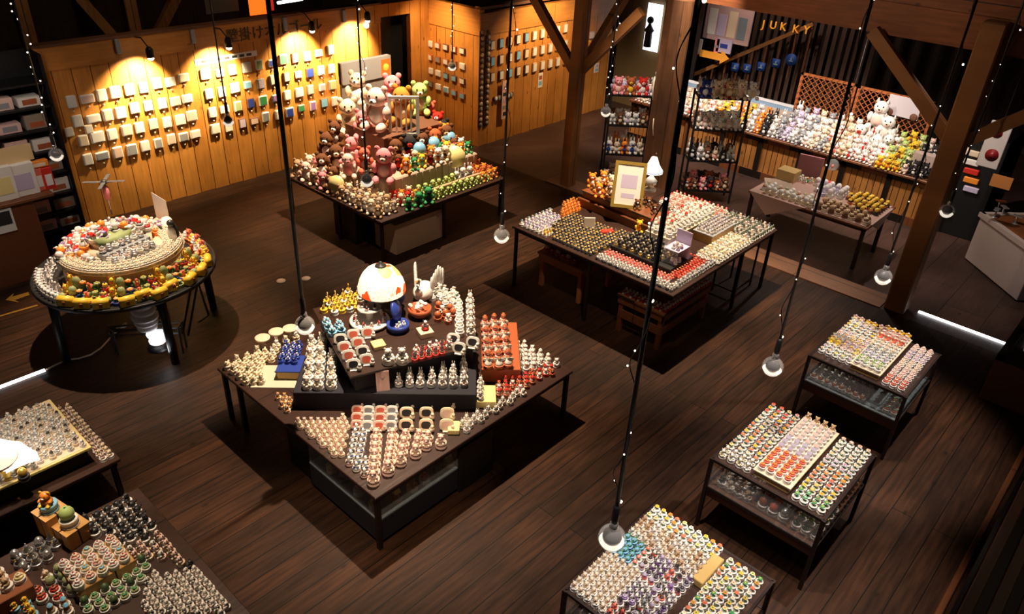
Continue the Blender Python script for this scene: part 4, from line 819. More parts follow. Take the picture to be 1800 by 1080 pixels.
# heap in the back: inner stand and the big toys
rbox('wooden_box', 'dark inner stand hidden under the big plush toys', 'box', (8.0, 10.15), 0, 1.4, 1.1, Z3, 1.55, BROWNC)
BIG = [ # px, py, z, height, body, muzzle, label
    ([(8.23,11.463)], 1.3, .62, CREAM, BEIGE, 'large cream teddy bear slumped at the back left of the heap'),
    ([(8.575,11.605)], 1.7, .6, CREAM, WHITE, 'large cream bear at the top left of the heap, by the display board'),
    ([(8.221,10.549)], 1.62, .72, PINKC, WHITE, 'big white and pink plush near the heap top'),
    ([(8.861,10.932)], 1.75, .6, PINK, WHITE, 'pink and white striped plush at the very top of the heap'),
    ([(8.768,10.541)], 1.6, .66, mat('honey', (.55, .24, .04), .7), CREAM, 'large honey brown bear at the top of the heap'),
    ([(9.39,10.793)], 1.6, .58, LGREEN, PINKC, 'plush with green, pink and blue patches right of the honey bear'),
    ([(8.686,10.695)], 1.02, .7, mat('honey', (.55, .24, .04), .7), TAN, 'large honey coloured bear behind the white fence'),
    ([(8.179,10.937)], 1.35, .5, PINK, WHITE, 'rosy plush with white face left of the honey bear'),
    ([(7.688,10.664)], 1.05, .48, PINK, PINKC, 'pink plush sitting on the left of the riser'),
    ([(7.334,10.3)], 1.0, .42, PINKC, PINK, 'pale pink plush lying at the riser edge'),
    ([(7.548,10.125)], 1.1, .42, CORAL, WHITE, 'coral plush with white muzzle beside the dark cable'),
    ([(7.587,11.226)], 1.0, .5, BROWNC, WHITE, 'brown bear with white muzzle at the far left of the heap'),
    ([(7.479,10.839)], .9, .5, BROWNC, CREAM, 'dark brown bear lower on the left of the heap'),
    ([(7.233,10.924)], .8, .45, BROWNC, WHITE, 'brown dog with pale muzzle on the left table side'),
    ([(7.131,10.467)], .78, .4, BROWNC, TAN, 'brown bear leaning by the riser side'),
    ([(7.806,11.263)], 1.2, .45, BROWNC, WHITE, 'dark brown bear near the cream teddy'),
    ([(9.422,10.36)], 1.3, .4, RED, WHITE, 'red plush right of the white fence'),
    ([(9.379,10.097)], 1.2, .38, ORANGE, WHITE, 'orange and white plush at the right end of the heap'),
    ([(9.545,10.701)], 1.4, .4, CORAL, RED, 'red dark plush behind the fence top'),
    ([(9.294,10.191)], 1.05, .36, BROWNC, TERRA, 'dark brown plush under the orange one'),
    ([(7.486,9.826)], 1.02, .3, BROWNC, CREAM, 'small brown plush left of the large pink teddy'),
]
DK = [(8.15, 10.02), (8.45, 10.0), (8.75, 10.02), (9.05, 10.0), (9.35, 10.03), (9.5, 10.3), (9.5, 10.6)]
for k, (x, y) in enumerate(DK): plush('plush_bear', x, y, Z3, .5, R(-40), [BROWNC, DARKC, BROWNC, TERRA][k % 4], [TAN, RED, WHITE, ORANGE][k % 4], 'dark plush leaning on the inner stand behind the mixed toys, %s from left' % ordw(k+1), 'dark plush toys of the heap')
for q, z, h, a, b, lab in BIG: plush('plush_bear', q[0][0], q[0][1], z, h*1.05, R(-50)+rnd.uniform(-.4, .4), a, b, lab, 'large plush toys', tilt=rnd.uniform(-12, 6))
p = [(8.488,10.187)][0]
t = thing('toy_fence', 'white wooden slatted fence panel standing before the honey coloured bear', 'fence', (p[0], p[1], Z3), R(-40))
FW = mat('fence_white', (.85, .8, .72), .5)
obj('frame', MB().box(-.27, -.21, -.02, .02, 0, 1.1, FW).box(.21, .27, -.02, .02, 0, 1.1, FW).box(-.21, .21, -.02, .02, 1.05, 1.1, FW).box(-.21, .21, -.02, .02, .4, .45, FW), t)
for i in range(4): obj('slat', B(-.145+.085*i, -.115+.085*i, -.012, .012, 0, 1.05, FW), t)

# ------------------------------------------------------------------ round glass table
RX, RY, RR = 3.22, 9.6, 1.08
t = thing('round_table', 'round tiered table with thick black legs, heaped with glass and yellow trinkets', 'table', (RX, RY, 0))
obj('table_top', MB().lathe([(0, .97), (RR, .97), (RR, 1.0), (0, 1.0)], mat('smoked_glass', (.10, .09, .085), .08, 0, 0, .45), 40), t)
obj('top_rim', MB().lathe([(RR, .96), (RR+.03, .96), (RR+.03, 1.01), (RR, 1.01), (RR, .96)], BLACK, 40), t)
for x, y in ((-1.0, -.04), (-.03, -1.02), (1.02, -.08), (0, 1.02)): obj('leg', MB().tube([(x, y, 0), (x*.98, y*.98, .5), (x*.96, y*.96, .97)], [.05, .055, .06], BLACK, 10), t)
t = thing('round_riser', 'round cream topped riser on the round table ringed by cream trinkets', 'riser', (RX+.02, RY+.02, 1.001))
obj('drum', MB().lathe([(.73, 0), (.73, .26)], mat('drum_cream', (.5, .36, .2), .6), 36), t); obj('top_panel', MB().lathe([(0, .26), (.75, .26), (.75, .28), (0, .28)], CREAM, 36), t)
def ring(r, n, z, kinds, s, a0, a1, look, place, group, small=True, face_out=True, hs=1, jit=0):
    for i in range(n):
        a = R(a0)+(R(a1)-R(a0))*i/max(n-1, 1); rr = r+rnd.uniform(-jit, jit); kd, cols = kinds[(i*7+int(r*10)) % len(kinds)]
        fig(kd, cols, RX+rr*math.cos(a), RY+rr*math.sin(a), z, s, a+math.pi/2, '%s, %s counting rightward %s' % (look, ordw(i+1), place), group, small, hs=hs)
CRM = [('cake', (CREAM, CREAM, WHITE, CREAM)), ('cake', (WHITE, CREAM, GREY, CREAM))]
for q, (r, n) in enumerate(((.70, 46), (.615, 40), (.535, 34))): ring(r, n, 1.28, CRM, .046, 172, 372, 'low cream trinket', 'in riser ring %s' % ['one', 'two', 'three'][q], 'cream trinkets round the riser')
ring(.45, 12, 1.28, CRM, .046, 172, 215, 'low cream trinket', 'in inner ring', 'cream trinkets in the inner ring'); 
ring(1.04-.04, 13, 1.0, [('bird', (CRYST, CRYST, GREY, CRYST))], .045, 150, 205, 'clear glass figure', 'on the outer left rim', 'glass figures on the rim', hs=1.2)
ring(.9, 12, 1.0, [('tree', (CRYST, PINKC, WHITE, CRYST)), ('angel', (CRYST, CRYST, GREY, CRYST))], .05, 140, 205, 'sparkling glass figure', 'inside the left rim', 'glass figures inside the rim', hs=1.3)
MIX = [('flower', (OLIVE, RED, YELLOW, OLIVE)), ('cake', (RED, YELLOW, BLUE, DARKC)), ('bear', (YELLOW, ORANGE, RED, GREEN)), ('globe', (OLIVE, YELLOW, RED, BROWNC)), ('flower', (ORANGE, YELLOW, WHITE, BLUE)), ('bird', (CORAL, GREEN, YELLOW, YELLOW))]
for q, (r, n, s) in enumerate(((.80, 22, .064), (.89, 22, .062), (.965, 24, .055))): ring(r, n, 1.0, MIX, s, 200, 332, 'bright mixed trinket', 'in front ring %s' % ['one', 'two', 'three'][q], 'bright trinkets on the round table', hs=[1.7, 1.2, .8][q])
ring(.97, 9, 1.0, [('cake', (YELLOW, YELLOW, WHITE, ORANGE)), ('bear', (CORAL, TERRA, WHITE, TERRA)), ('cake', (WHITE, WHITE, PINKC, WHITE))], .07, -22, 12, 'orange or white lidded pot', 'at the right rim', 'pots at the right rim', hs=1.1)
ring(.9, 7, 1.0, [('bird', (CRYST, WHITE, GREY, CRYST)), ('angel', (WHITE, GREY, CREAM, CRYST))], .05, 335, 350, 'glass figure', 'near the right rim', 'glass figures at the right rim')
for k, a in enumerate((207, 219, 231, 247, 258, 268, 279, 293, 308, 322)):
    a = R(a); rr = 1.03-(.08 if k in (4, 6) else 0)
    t = thing('yellow_chest', 'small yellow treasure chest on the round table rim, %s from left' % ordw(k+1), 'box', (RX+rr*math.cos(a), RY+rr*math.sin(a), 1.011), a+math.pi/2+.2, 'yellow treasure chests')
    obj('box', MB().bbox(-.085, .085, -.05, .05, 0, .07, YELLOW, .006), t); obj('lid', MB().lathe([(.05, -.088), (.05, .088)], YELLOW, 12, M=Matrix.Translation((0, 0, .07)) @ Matrix.Rotation(R(90), 4, 'Y')), t); obj('clasp', B(-.018, .018, -.055, -.05, .02, .07, TERRA), t)
rbox('amber_box', 'flat amber picture box standing at the front left of the round table', 'box', [(2.469,9.334)][0], -20, .15, .04, 1.001, 1.24, mat('amber_pale', (.75, .42, .16), .5))
# middle of the riser
t = thing('trinket_tray', 'slanting tray with rows of silver and white caskets on the round riser', 'tray', (RX-.25, RY-.5, 1.28), R(14)); obj('tray', MB().box(-.05, .62, 0, .32, 0, .05, GREY).box(-.05, .62, .16, .32, .05, .14, GREY), t)
for j in range(3):
    for i in range(7):
        a = R(14); lx, ly = .0+.09*i, .05+.1*j
        fig('cake', [(SILVER, WHITE, GREY, SILVER), (WHITE, SILVER, WHITE, WHITE), (PINKC, GREY, WHITE, SILVER)][(i+j) % 3], RX-.25+lx*math.cos(a)-ly*math.sin(a), RY-.5+lx*math.sin(a)+ly*math.cos(a), 1.28+(.05 if ly < .16 else .14), .046, a, 'silver and white casket, %s from left in %s row of the slanting tray' % (ordw(i+1), ordw(j+1)), 'caskets on the slanting tray', True)
t = thing('leaf_dish', 'sage green crumpled leaf dish at the middle of the round table', 'dish', (RX-.05, RY-.0, 1.40), R(15))
m = MB(); n = 16
vs = [(0, 0, .1)]+[(.25*math.cos(2*math.pi*i/n)*(1+.12*(i % 2)), .13*math.sin(2*math.pi*i/n)*(1+.15*(i % 2)), .08+.05*math.sin(i*1.9)) for i in range(n)]+[(.2*math.cos(2*math.pi*i/n), .1*math.sin(2*math.pi*i/n), 0) for i in range(n)]
m.add(vs, [(0, 1+i, 1+(i+1) % n) for i in range(n)]+[(1+(i+1) % n, 1+i, n+1+i, n+1+(i+1) % n) for i in range(n)]+[tuple(range(2*n, n, -1))], OLIVE, True); obj('leaf', m, t)
HEAP = [('globe', (CRYST, WHITE, GREY, CRYST)), ('bird', (CRYST, WHITE, ORANGE, WHITE)), ('angel', (WHITE, CRYST, CREAM, ORANGE)), ('cake', (GREY, RED, WHITE, CRYST)), ('cake', (RED, WHITE, GREY, WHITE)), ('cake', (ORANGE, CREAM, WHITE, ORANGE)), ('flower', (PURPLE, PINK, WHITE, PURPLE)), ('bird', (CRYST, GREY, ORANGE, CRYST)), ('globe', (ORANGE, CREAM, WHITE, GREY)), ('cake', (PINKC, PURPLE, WHITE, WHITE)), ('house', (WHITE, RED, BLUE, CREAM))]
for q, (r, n, z) in enumerate(((.69, 30, 1.28), (.6, 26, 1.28), (.5, 20, 1.28), (.4, 18, 1.38), (.3, 13, 1.44), (.16, 8, 1.44))):
    ring(r, n, z, HEAP, .062, 10, 172, 'colourful glassy trinket', 'in back ring %s' % ['one', 'two', 'three', 'four', 'five', 'six'][q], 'trinkets on the back of the round riser', jit=.02)
ring(.5, 6, 1.28, HEAP, .06, 170, 205, 'pink or orange trinket', 'left of the leaf dish', 'trinkets by the leaf dish')
t = thing('inner_stand', 'small round stand under the trinkets at the back of the round table', 'stand', (RX, RY, 1.28)); obj('drum', MB().lathe([(.43, 0), (.43, .1), (0, .1)], CREAM, 24, c=(.0, .12, 0)), t); obj('upper_drum', MB().lathe([(.33, .1), (.33, .16), (0, .16)], CREAM, 24, c=(0, .12, 0)), t)
p = [(3.468,10.39)][0]
t = thing('toy_helicopter', 'small silver winged toy on a pink pole rising above the round table', 'toy', (p[0], p[1], 1.42))
obj('stand_pole', MB().tube([(0, 0, 0), (0, 0, .42)], .01, SILVER, 8), t); obj('pink_body', MB().ell((0, 0, .32), (.05, .05, .11), PINK, 12, 8), t)
obj('hub', MB().ell((0, 0, .47), (.045, .045, .035), DARKC, 10, 8), t)
for i in range(4):
    a = i*math.pi/2-.6; obj('rotor_blade', MB().box(.03, .26, -.022, .022, .47, .478, SILVER, M=Matrix.Rotation(a, 4, 'Z')), t)
t = thing('notice_card', 'tall white pointed card standing at the back of the round table', 'card', (*[(3.95,9.934)][0], 1.28), R(-60)); obj('card', MB().add([(-.1, 0, 0), (.1, 0, .05), (.1, 0, .36), (-.1, 0, .46), (-.1, .006, 0), (.1, .006, .05), (.1, .006, .36), (-.1, .006, .46)], [(0, 1, 2, 3), (7, 6, 5, 4), (0, 4, 5, 1), (1, 5, 6, 2), (2, 6, 7, 3), (3, 7, 4, 0)], CARD), t)
t = thing('glow_ball', 'warm glowing ball beside the pointed white card', 'lamp', (*[(3.899,9.693)][0], 1.42)); obj('ball', MB().ell((0, 0, 0), .07, mat('ball_glow', (1, .75, .4), .5, 0, 1.5), 14, 10), t); obj('stand', MB().lathe([(.05, -.22), (.02, -.2), (.02, -.06)], DARKC, 8), t)
t = thing('penguin_figure', 'black and white figure standing right of the silver caskets', 'figurine', (*[(3.788,9.322)][0], 1.28), R(-60)); obj('body', MB().ell((0, 0, .13), (.065, .06, .13), WHITE, 12, 8), t); obj('coat', MB().ell((0, .025, .14), (.075, .06, .14), DARKC, 12, 8), t); obj('head', MB().ell((0, 0, .28), (.05, .05, .05), DARKC, 10, 8), t)
# frame and lamps under the round table
t = thing('metal_stool', 'thin black metal frame stool under the round table', 'stool', (2.75, 9.25, 0))
m = MB()
for z in (.32, .4):
    for a, b in (((0, 0, z), (.62, -.52, z)), ((0, .1, z), (0, 0, z)), ((0, .1, z), (.72, -.42, z)), ((.62, -.52, z), (.72, -.42, z))): m.beam(a, b, .02, .02, BLACK)
obj('seat_frame', m, t)
for x, y in ((0, 0), (0, .1), (.62, -.52), (.72, -.42)): obj('leg', MB().beam((x, y, 0), (x, y, .4), .02, .02, BLACK), t)
t = thing('folding_stand', 'black folding metal stand leaning under the right of the round table', 'stand', (3.75, 9.2, 0))
for a, b in (((-.35, -.5, .3), (.3, .2, .85)), ((-.3, -.55, .28), (.35, .15, .83)), ((.25, .2, .85), (.3, .1, .05)), ((.3, .1, .05), (.12, .05, .03))): obj('strut', MB().beam(a, b, .022, .022, BLACK), t)
t = thing('glass_chandelier', 'sparkling glass lamp hanging under the round table top', 'lamp', (3.08, 8.95, .42))
for i in range(5): obj('glass_tier', MB().lathe([(.16-.02*abs(i-2), 0), (.17-.02*abs(i-2), .03), (.12, .07)], CRYST, 18, c=(0, 0, .08*i)), t)
t = thing('lit_lamp', 'stack of bright white lit discs under the round table', 'lamp', (3.12, 8.83, .2)); obj('upper_disc', MB().lathe([(.0, .14), (.11, .15), (.12, .18), (.0, .19)], DISCW, 18), t); obj('lower_disc', MB().lathe([(0, .04), (.1, .05), (.105, .08), (0, .09)], DISCW, 18), t); obj('base', MB().lathe([(.14, -.05), (.14, -.02), (0, -.02)], BLACK, 18), t)
point((3.15, 8.62, .2), 2.5, (.95, .95, 1), .1)
m = MB(); pts = [(2.863,9.73),(2.652,9.552),(2.492,9.485),(2.342,9.503),(2.229,9.575),(2.098,9.56),(1.965,9.533)]
tag(obj('extension_cable', MB().tube([(a, b, .012) for a, b in pts], .012, CREAM, 6), None), 'white cord curving over the floor past the round table leg', 'cord')
a, b = [(2.859,9.751),(3.117,9.843)]
t = thing('power_strip', 'white power strip lying on the floor under the round table', 'power strip', (a[0], a[1], .02), math.atan2(b[1]-a[1], b[0]-a[0])); obj('housing', MB().bbox(0, math.dist(a, b), -.03, .03, 0, .04, WHITE, .008), t)
for i in range(3): obj('socket', B(.06+.09*i, .11+.09*i, -.02, .02, .04, .043, GREY), t)
# ------------------------------------------------------------------ floor markings and emissive strips
a, b = [(1.421,9.495),(1.947,9.514)]
tag(obj('white_strip', MB().box(-1.2, 0, -.02, .02, 0, .02, EMITW), None, (b[0], b[1]+.02, .002)), 'bright white strip on the floor left of the round table', 'light strip')  # white strip with an emissive material
a, b = [(12.01,2.078),(12,0.841)]
tag(obj('white_strip', MB().box(-.022, .022, b[1]-a[1], 0, 0, .02, EMITW), None, (a[0], a[1], .002)), 'bright white strip on the floor before the white counter', 'light strip')  # same emissive white material as the other floor strip
ty = mat('tape_yellow', srgb(150, 110, 30), .6)
a, b = [(2.006,11.336),(2.465,11.246)]
tag(obj('floor_tape', MB().beam((a[0]-.6, a[1]-.0, .002), (b[0], b[1], .002), .035, .004, ty), None), 'yellow tape line on the floor beside the round table', 'tape')
q = [(2.196,11.694),(2.344,11.823),(2.298,11.731),(2.508,11.717),(2.49,11.621),(2.287,11.608),(2.311,11.499)]
tag(obj('floor_arrow', MB().add([(x, y, .001) for x, y in q]+[(x, y, .004) for x, y in q], [(7, 8, 9, 10, 11, 12, 13)]+[(i, (i+1) % 7, 7+(i+1) % 7, 7+i) for i in range(7)], ty), None), 'yellow arrow taped on the floor left of the round table', 'arrow')
for k, p in enumerate([(5.382,9.537),(5.705,9.339)]):
    tag(obj('floor_disc', MB().lathe([(.07, 0), (.07, .004), (0, .004)], mat('disc_pale', (.42, .3, .22), .6), 20), None, (p[0], p[1], .001)), 'small pale disc on the floorboards, %s the thin cable' % ('left of' if k == 0 else 'right of'), 'disc', 'pale discs on the floor')
#PART3
# ------------------------------------------------------------------ two-tier glass cases
def case(label, x0, x1, y0, y1, h, shelf, shelf_m):
    t = thing('display_case', label, 'display case', (x0, y0, 0)); w_, d_ = x1-x0, y1-y0
    obj('top_panel', B(.01, w_-.01, .01, d_-.01, h-.02, h, mat('case_top', srgb(90, 70, 64), .08, 0, 0, .35, 0, .6)), t)
    obj('shelf', B(.01, w_-.01, .01, d_-.01, shelf-.02, shelf, shelf_m), t)
    obj('drawer_body', B(.02, w_-.02, .02, d_-.02, shelf-.14, shelf-.03, BROWNC), t)
    m = MB()
    for z in (h-.012, shelf-.01):
        for q in ((0, w_, -.012, .012), (0, w_, d_-.012, d_+.012), (-.012, .012, 0, d_), (w_-.012, w_+.012, 0, d_)): m.box(*q, z-.015, z+.015, IRON)
    obj('rail_frame', m, t)
    for x in (0, w_):
        for y in (0, d_): obj('leg', MB().box(x-.018, x+.018, y-.018, y+.018, 0, h, IRON), t)
    obj('glass_pane', B(-.003, .003, .02, d_-.02, shelf+.01, h-.03, GLASS), t); obj('glass_pane', B(.02, w_-.02, -.003, .003, shelf+.01, h-.03, GLASS), t)
    return t
case('two tier glass display case nearest the threshold post', 8.11, 9.3, 1.22, 2.34, .92, .56, GREYPL)
case('two tier glass display case in the middle of the row at right', 5.65, 6.87, 1.10, 2.24, .92, .56, BROWNC)
case('glass display case crowded to its edges at the lower frame edge', 3.42, 4.70, 1.12, 2.28, .92, .56, BROWNC)
def block(x0, y0, nx, ny, px, py, z, f, look, place, group, s=.5, hs=1, small=True):
    """NX rows going away from the walkway, NY figures side by side"""
    for i in range(nx):
        for j in range(ny):
            kd, cols = f(i, j); r = min(px, py)*s
            fig(kd, cols, x0+px*(i+.5)+rnd.uniform(-.004, .004), y0-py*(j+.5)+rnd.uniform(-.004, .004), z, r, R(-90)+rnd.uniform(-.15, .15), '%s, %s from left in %s row %s' % (look, ordw(j+1), ordw(i+1), place), group, small, hs=hs)
PASTEL = [PINKC, PALEY, LAV, WHITE, CREAM, PINKC, YELLOW]
def pas(i, j): return (['flower', 'angel', 'cake'][(i//3) % 3], (PASTEL[(i*2+j//2) % 7], PASTEL[(i+3) % 7], [YELLOW, ORANGE, PINKC][i % 3], WHITE))
def pas2(i, j): return ('flower' if i < 9 else 'angel', ([LGREEN, LAV, GREY, PINKC, CORAL, PINKC, YELLOW][min(i//2, 6)], WHITE, [DARKC, YELLOW, CORAL][min(i//5, 2)], WHITE))
q = [(8.208,2.291),(8.132,1.993),(9.306,2.314),(9.296,2.044)]
block(q[0][0]+.02, 2.31, 14, 5, .078, .082, .92, pas, 'pastel figure', 'on the leftmost block of far case', 'pastel figures, first block of far case')
rbox('wooden_box', 'amber wooden box lifting the middle block of the far glass case', 'box', (8.18, 1.89), -90, .33, 1.05, .921, 1.0, mat('amber_wood', (.55, .32, .09), .4), top=CREAM)
block(8.19, 1.885, 13, 4, .079, .08, 1.0, pas2, 'pastel figure', 'on the wooden box of far case', 'pastel figures on the boxed block of far case')
block(8.14, 1.52, 14, 3, .078, .085, .92, lambda i, j: ('cake', ([CORAL, PINKC, CREAM, LAV, PINKC][i//3], PINKC, [TERRA, WHITE][i > 1], WHITE)), 'rosy figure', 'on the rightmost block of far case', 'rosy figures, last block of far case')
block(8.16, 2.30, 3, 8, .12, .085, .56, lambda i, j: ('flower' if i else 'cake', ([TERRA, TAN, CREAM][i], CREAM, TERRA, WHITE)), 'tawny trinket', 'behind glass of far case', 'trinkets inside the far case')
block(8.16, 1.42, 3, 2, .12, .085, .56, lambda i, j: ('cake', (TERRA, GREEN, RED, WHITE)), 'red topped trinket', 'behind glass at the far case corner', 'red trinkets inside the far case')
rbox('folded_cloth', 'folded blue grey cloth on the lower shelf of the far glass case', 'cloth', (8.25, 1.6), -90, .14, .5, .561, .6, GREYPL)
# middle case
AM = [CORAL, CORAL, PALEY, PINKC, WHITE, CORAL, YELLOW]
block(5.70, 2.22, 15, 4, .076, .088, .92, lambda i, j: ('flower' if i > 1 else 'cow', (AM[(i+j) % 7] if i > 1 else WHITE, [PALEY, WHITE][j % 2], RED if i > 11 else YELLOW, WHITE)), 'red and yellow blossom figure', 'on the leftmost block of middle case', 'blossom figures, first block of middle case')
rbox('wooden_box', 'pale yellow wooden box lifting the middle block of the middle case', 'box', (5.72, 1.84), -90, .36, 1.1, .921, 1.0, mat('amber_pale_wood', (.62, .42, .15), .4), top=CREAM)
block(5.73, 1.835, 14, 4, .078, .086, 1.0, lambda i, j: ('cake', (CORAL, ORANGE, CORAL, WHITE)) if i < 5 else ('house', (WHITE, PINKC if i > 7 else LAV, WHITE, WHITE)) if i < 13 else ('bear', (TAN, PALEY, WHITE, WHITE)), 'pink or coral trinket', 'on the yellow box of middle case', 'trinkets on the boxed block of middle case')
block(5.68, 1.45, 15, 4, .077, .083, .92, lambda i, j: ('flower', ([GREEN, YELLOW, CORAL, ORANGE, LAV, CREAM, WHITE, PINKC][min(i//2, 7)], WHITE, [YELLOW, WHITE, CORAL][j % 3], WHITE)), 'mixed blossom figure', 'on the rightmost block of middle case', 'blossom figures, last block of middle case')
block(5.70, 2.18, 4, 4, .11, .095, .56, lambda i, j: ('bear', ([DARKC, CREAM, BROWNC, TAN][(i+j) % 4], WHITE, GREY, WHITE)), 'white based dark figure', 'behind glass at the left of middle case', 'left figures inside the middle case')
block(5.72, 1.74, 3, 3, .11, .105, .56, lambda i, j: ('globe', ([TERRA, CORAL, SILVER][j % 3], GREY, WHITE, WHITE)), 'domed trinket', 'behind glass of middle case', 'domed trinkets inside the middle case')
block(5.72, 1.38, 5, 3, .11, .09, .56, lambda i, j: ('flower', ([GREEN, LGREEN, YELLOW][i % 3], YELLOW, WHITE, WHITE)), 'green and yellow trinket', 'behind glass at the right of middle case', 'green trinkets inside the middle case')
# near case
NC = [WHITE, CREAM, LAV, WHITE, PINKC, WHITE]
def nearf(i, j):
    if j < 4 and i < 6: return ('bear', (CREAM, WHITE, PINKC, WHITE))
    if j < 3 and 6 <= i < 9: return ('bird', (LBLUE, GREEN, YELLOW, LBLUE)) if j < 2 else ('flower', (CORAL, YELLOW, WHITE, WHITE))
    if i > 11: return ('flower', ([ORANGE, CORAL, PALEY, WHITE, YELLOW][(i+j) % 5], WHITE, ORANGE, WHITE))
    if i > 8: return ('bear', ([WHITE, CREAM, TAN][(i+j) % 3], CREAM, PINKC, WHITE))
    return (['cat', 'snowman', 'cake', 'cow'][(i+j) % 4], ([LAV, GREY, WHITE, PURPLE, CORAL][(i*2+j) % 5], DARKC if (i+j) % 3 else LAV, [TERRA, PURPLE, GREY][j % 3], WHITE))
block(3.44, 2.27, 19, 10, .066, .07, .92, lambda i, j: nearf(int(i*.79), int(j*.8)), 'white based figure', 'on the wide block of near case', 'figures on the wide block of near case', s=.51, small=True)
rbox('wooden_box', 'wooden box at the inner edge of the near glass case', 'box', (4.2, 1.60), -90, .1, .35, .921, .99, mat('amber_pale_wood', (.62, .42, .15), .4))
block(3.5, 1.50, 17, 5, .066, .068, .92, lambda i, j: ('flower', ([ORANGE, WHITE, PALEY, GREEN, CORAL, YELLOW, CREAM][(i*3+j) % 7], WHITE, [ORANGE, GREEN, YELLOW][(i+j) % 3], WHITE)), 'orange and green blossom figure', 'on the right block of near case', 'blossom figures of the near case')
block(3.5, 2.2, 2, 4, .12, .12, .56, lambda i, j: ('bear', (WHITE, CREAM, PINKC, WHITE)), 'white figure', 'on the lower shelf of near case', 'lower shelf figures of the near case')

# ------------------------------------------------------------------ near left tables
square_table('display_table', 'dark table at the lower left with black, green and white figure rows', -1.2, 1.62, 3.6, 5.9, .75, [(1.57, 5.85), (1.57, 4.17), (.2, 5.85), (1.57, 3.65)])
def rb(i, j, nr, nc): return ('bird', (DARKC, BLACK, ORANGE, WHITE)) if (i+j) % 4 else ('cat', (DARKC, DARKC, WHITE, WHITE))
LL = 'lower left table'
fill([(1.152,5.888),(1.065,5.697),(1.197,5.277),(1.409,5.178),(1.505,5.305),(1.573,5.833),(1.342,5.892)], .75, rb, .115, 'black and white figure', 'at top of '+LL, ang=-90, hs=1.15)
fill([(1.197,5.277),(1.409,5.178),(1.505,5.305),(1.503,4.826),(1.448,4.757),(1.381,4.948),(1.201,5.128)], .75, [('cow', (WHITE, DARKC, PINKC, PINKC)), ('cat', (PINKC, DARKC, WHITE, CREAM))], .10, 'pink and black figure', 'on right edge of '+LL, ang=-90)
fill([(1.319,4.969),(1.464,4.675),(1.519,4.685),(1.521,4.783),(1.431,4.899)], .75, [('cat', (DARKC, BLACK, GREY, DARKC))], .10, 'black figure', 'before the white rows of '+LL, ang=-90)
fill([(0.859,4.702),(1.022,4.537),(1.227,4.857),(1.362,4.761),(1.521,4.642),(1.55,4.182),(1.485,4.069)], .75, [('cow', (WHITE, DARKC, PINKC, WHITE)), ('bear', (WHITE, PINKC, GREY, WHITE))], .08, 'white and rosy figure', 'at near corner of '+LL, ang=-90, stag=1)
fill([(0.876,5.249),(0.72,4.842),(0.841,4.72),(1.083,4.766),(1.258,4.882),(1.306,5.023),(1.103,5.226),(0.977,5.31)], .75, [('globe', (mat('dark_leaf', (.05, .09, .035), .5), CREAM, OLIVE, WHITE)), ('cake', (OLIVE, GREEN, CREAM, WHITE))], .105, 'white pot with green top', 'mid '+LL, ang=-90)
fill([(0.505,5.824),(0.545,5.565),(0.681,5.525),(0.853,5.603),(0.914,5.848),(0.776,6.012),(0.645,5.983)], .75, [('globe', (SILVER, WHITE, OLIVE, SILVER)), ('tree', (GREY, YELLOW, WHITE, SILVER))], .12, 'silver grey potted trinket', 'on left of '+LL, ang=-90)
rbox('wooden_box', 'tan wooden box with a red and blue potted row on the lower left table', 'box', [(0.738,5.348)][0], -90, .36, .46, .751, .87, CRATE)
QB = [(0.738,5.348)][0]
fill([(QB[0], QB[1]), (QB[0], QB[1]-.36), (QB[0]+.46, QB[1]-.36), (QB[0]+.46, QB[1])], .87, [('cake', (WHITE, WHITE, RED, WHITE)), ('cake', (CREAM, LBLUE, YELLOW, WHITE)), ('cake', (PINKC, CREAM, RED, WHITE))], .115, 'white pot with bright top', 'on tan wooden box', ang=-90)
fill([(0.649,5.436),(0.613,5.278),(0.741,5.11),(0.817,5.213),(0.734,5.431)], .75, [('bear', (CREAM, CREAM, TERRA, WHITE)), ('globe', (OLIVE, CREAM, TERRA, GREY))], .115, 'cream potted figure', 'below tan wooden box', ang=-90)
fill([(0.542,5.349),(0.51,5.215),(0.628,5.037),(0.679,5.15),(0.601,5.305)], .75, [('cake', (RED, TERRA, DARKC, WHITE))], .115, 'white pot with dark red top', 'by reddish box', ang=-90)
rbox('wooden_box', 'reddish wooden box cut by the frame at the lower left', 'box', [(0.238,5.504)][0], -90, .24, .3, .751, .9, mat('red_wood', (.25, .08, .03), .5))
fill([(0.252,5.413),(0.349,5.286),(0.495,5.364),(0.451,5.538),(0.331,5.605)], .9, [('cake', (PALEY, CREAM, CREAM, WHITE)), ('bear', (TAN, CREAM, WHITE, WHITE))], .12, 'white pot with pale yellow top', 'on reddish box', ang=-90)
fill([(0.332,5.299),(0.439,5.083),(0.513,5.117),(0.466,5.275)], .75, [('bear', (YELLOW, ORANGE, WHITE, LBLUE))], .10, 'orange and blue small figure', 'at bottom of '+LL, ang=-90)
fill([(0.518,5.075),(0.693,4.826),(0.745,4.956),(0.638,5.041)], .75, [('snowman', (CREAM, LBLUE, ORANGE, WHITE))], .11, 'blue banded pot', 'at bottom of '+LL, ang=-90)
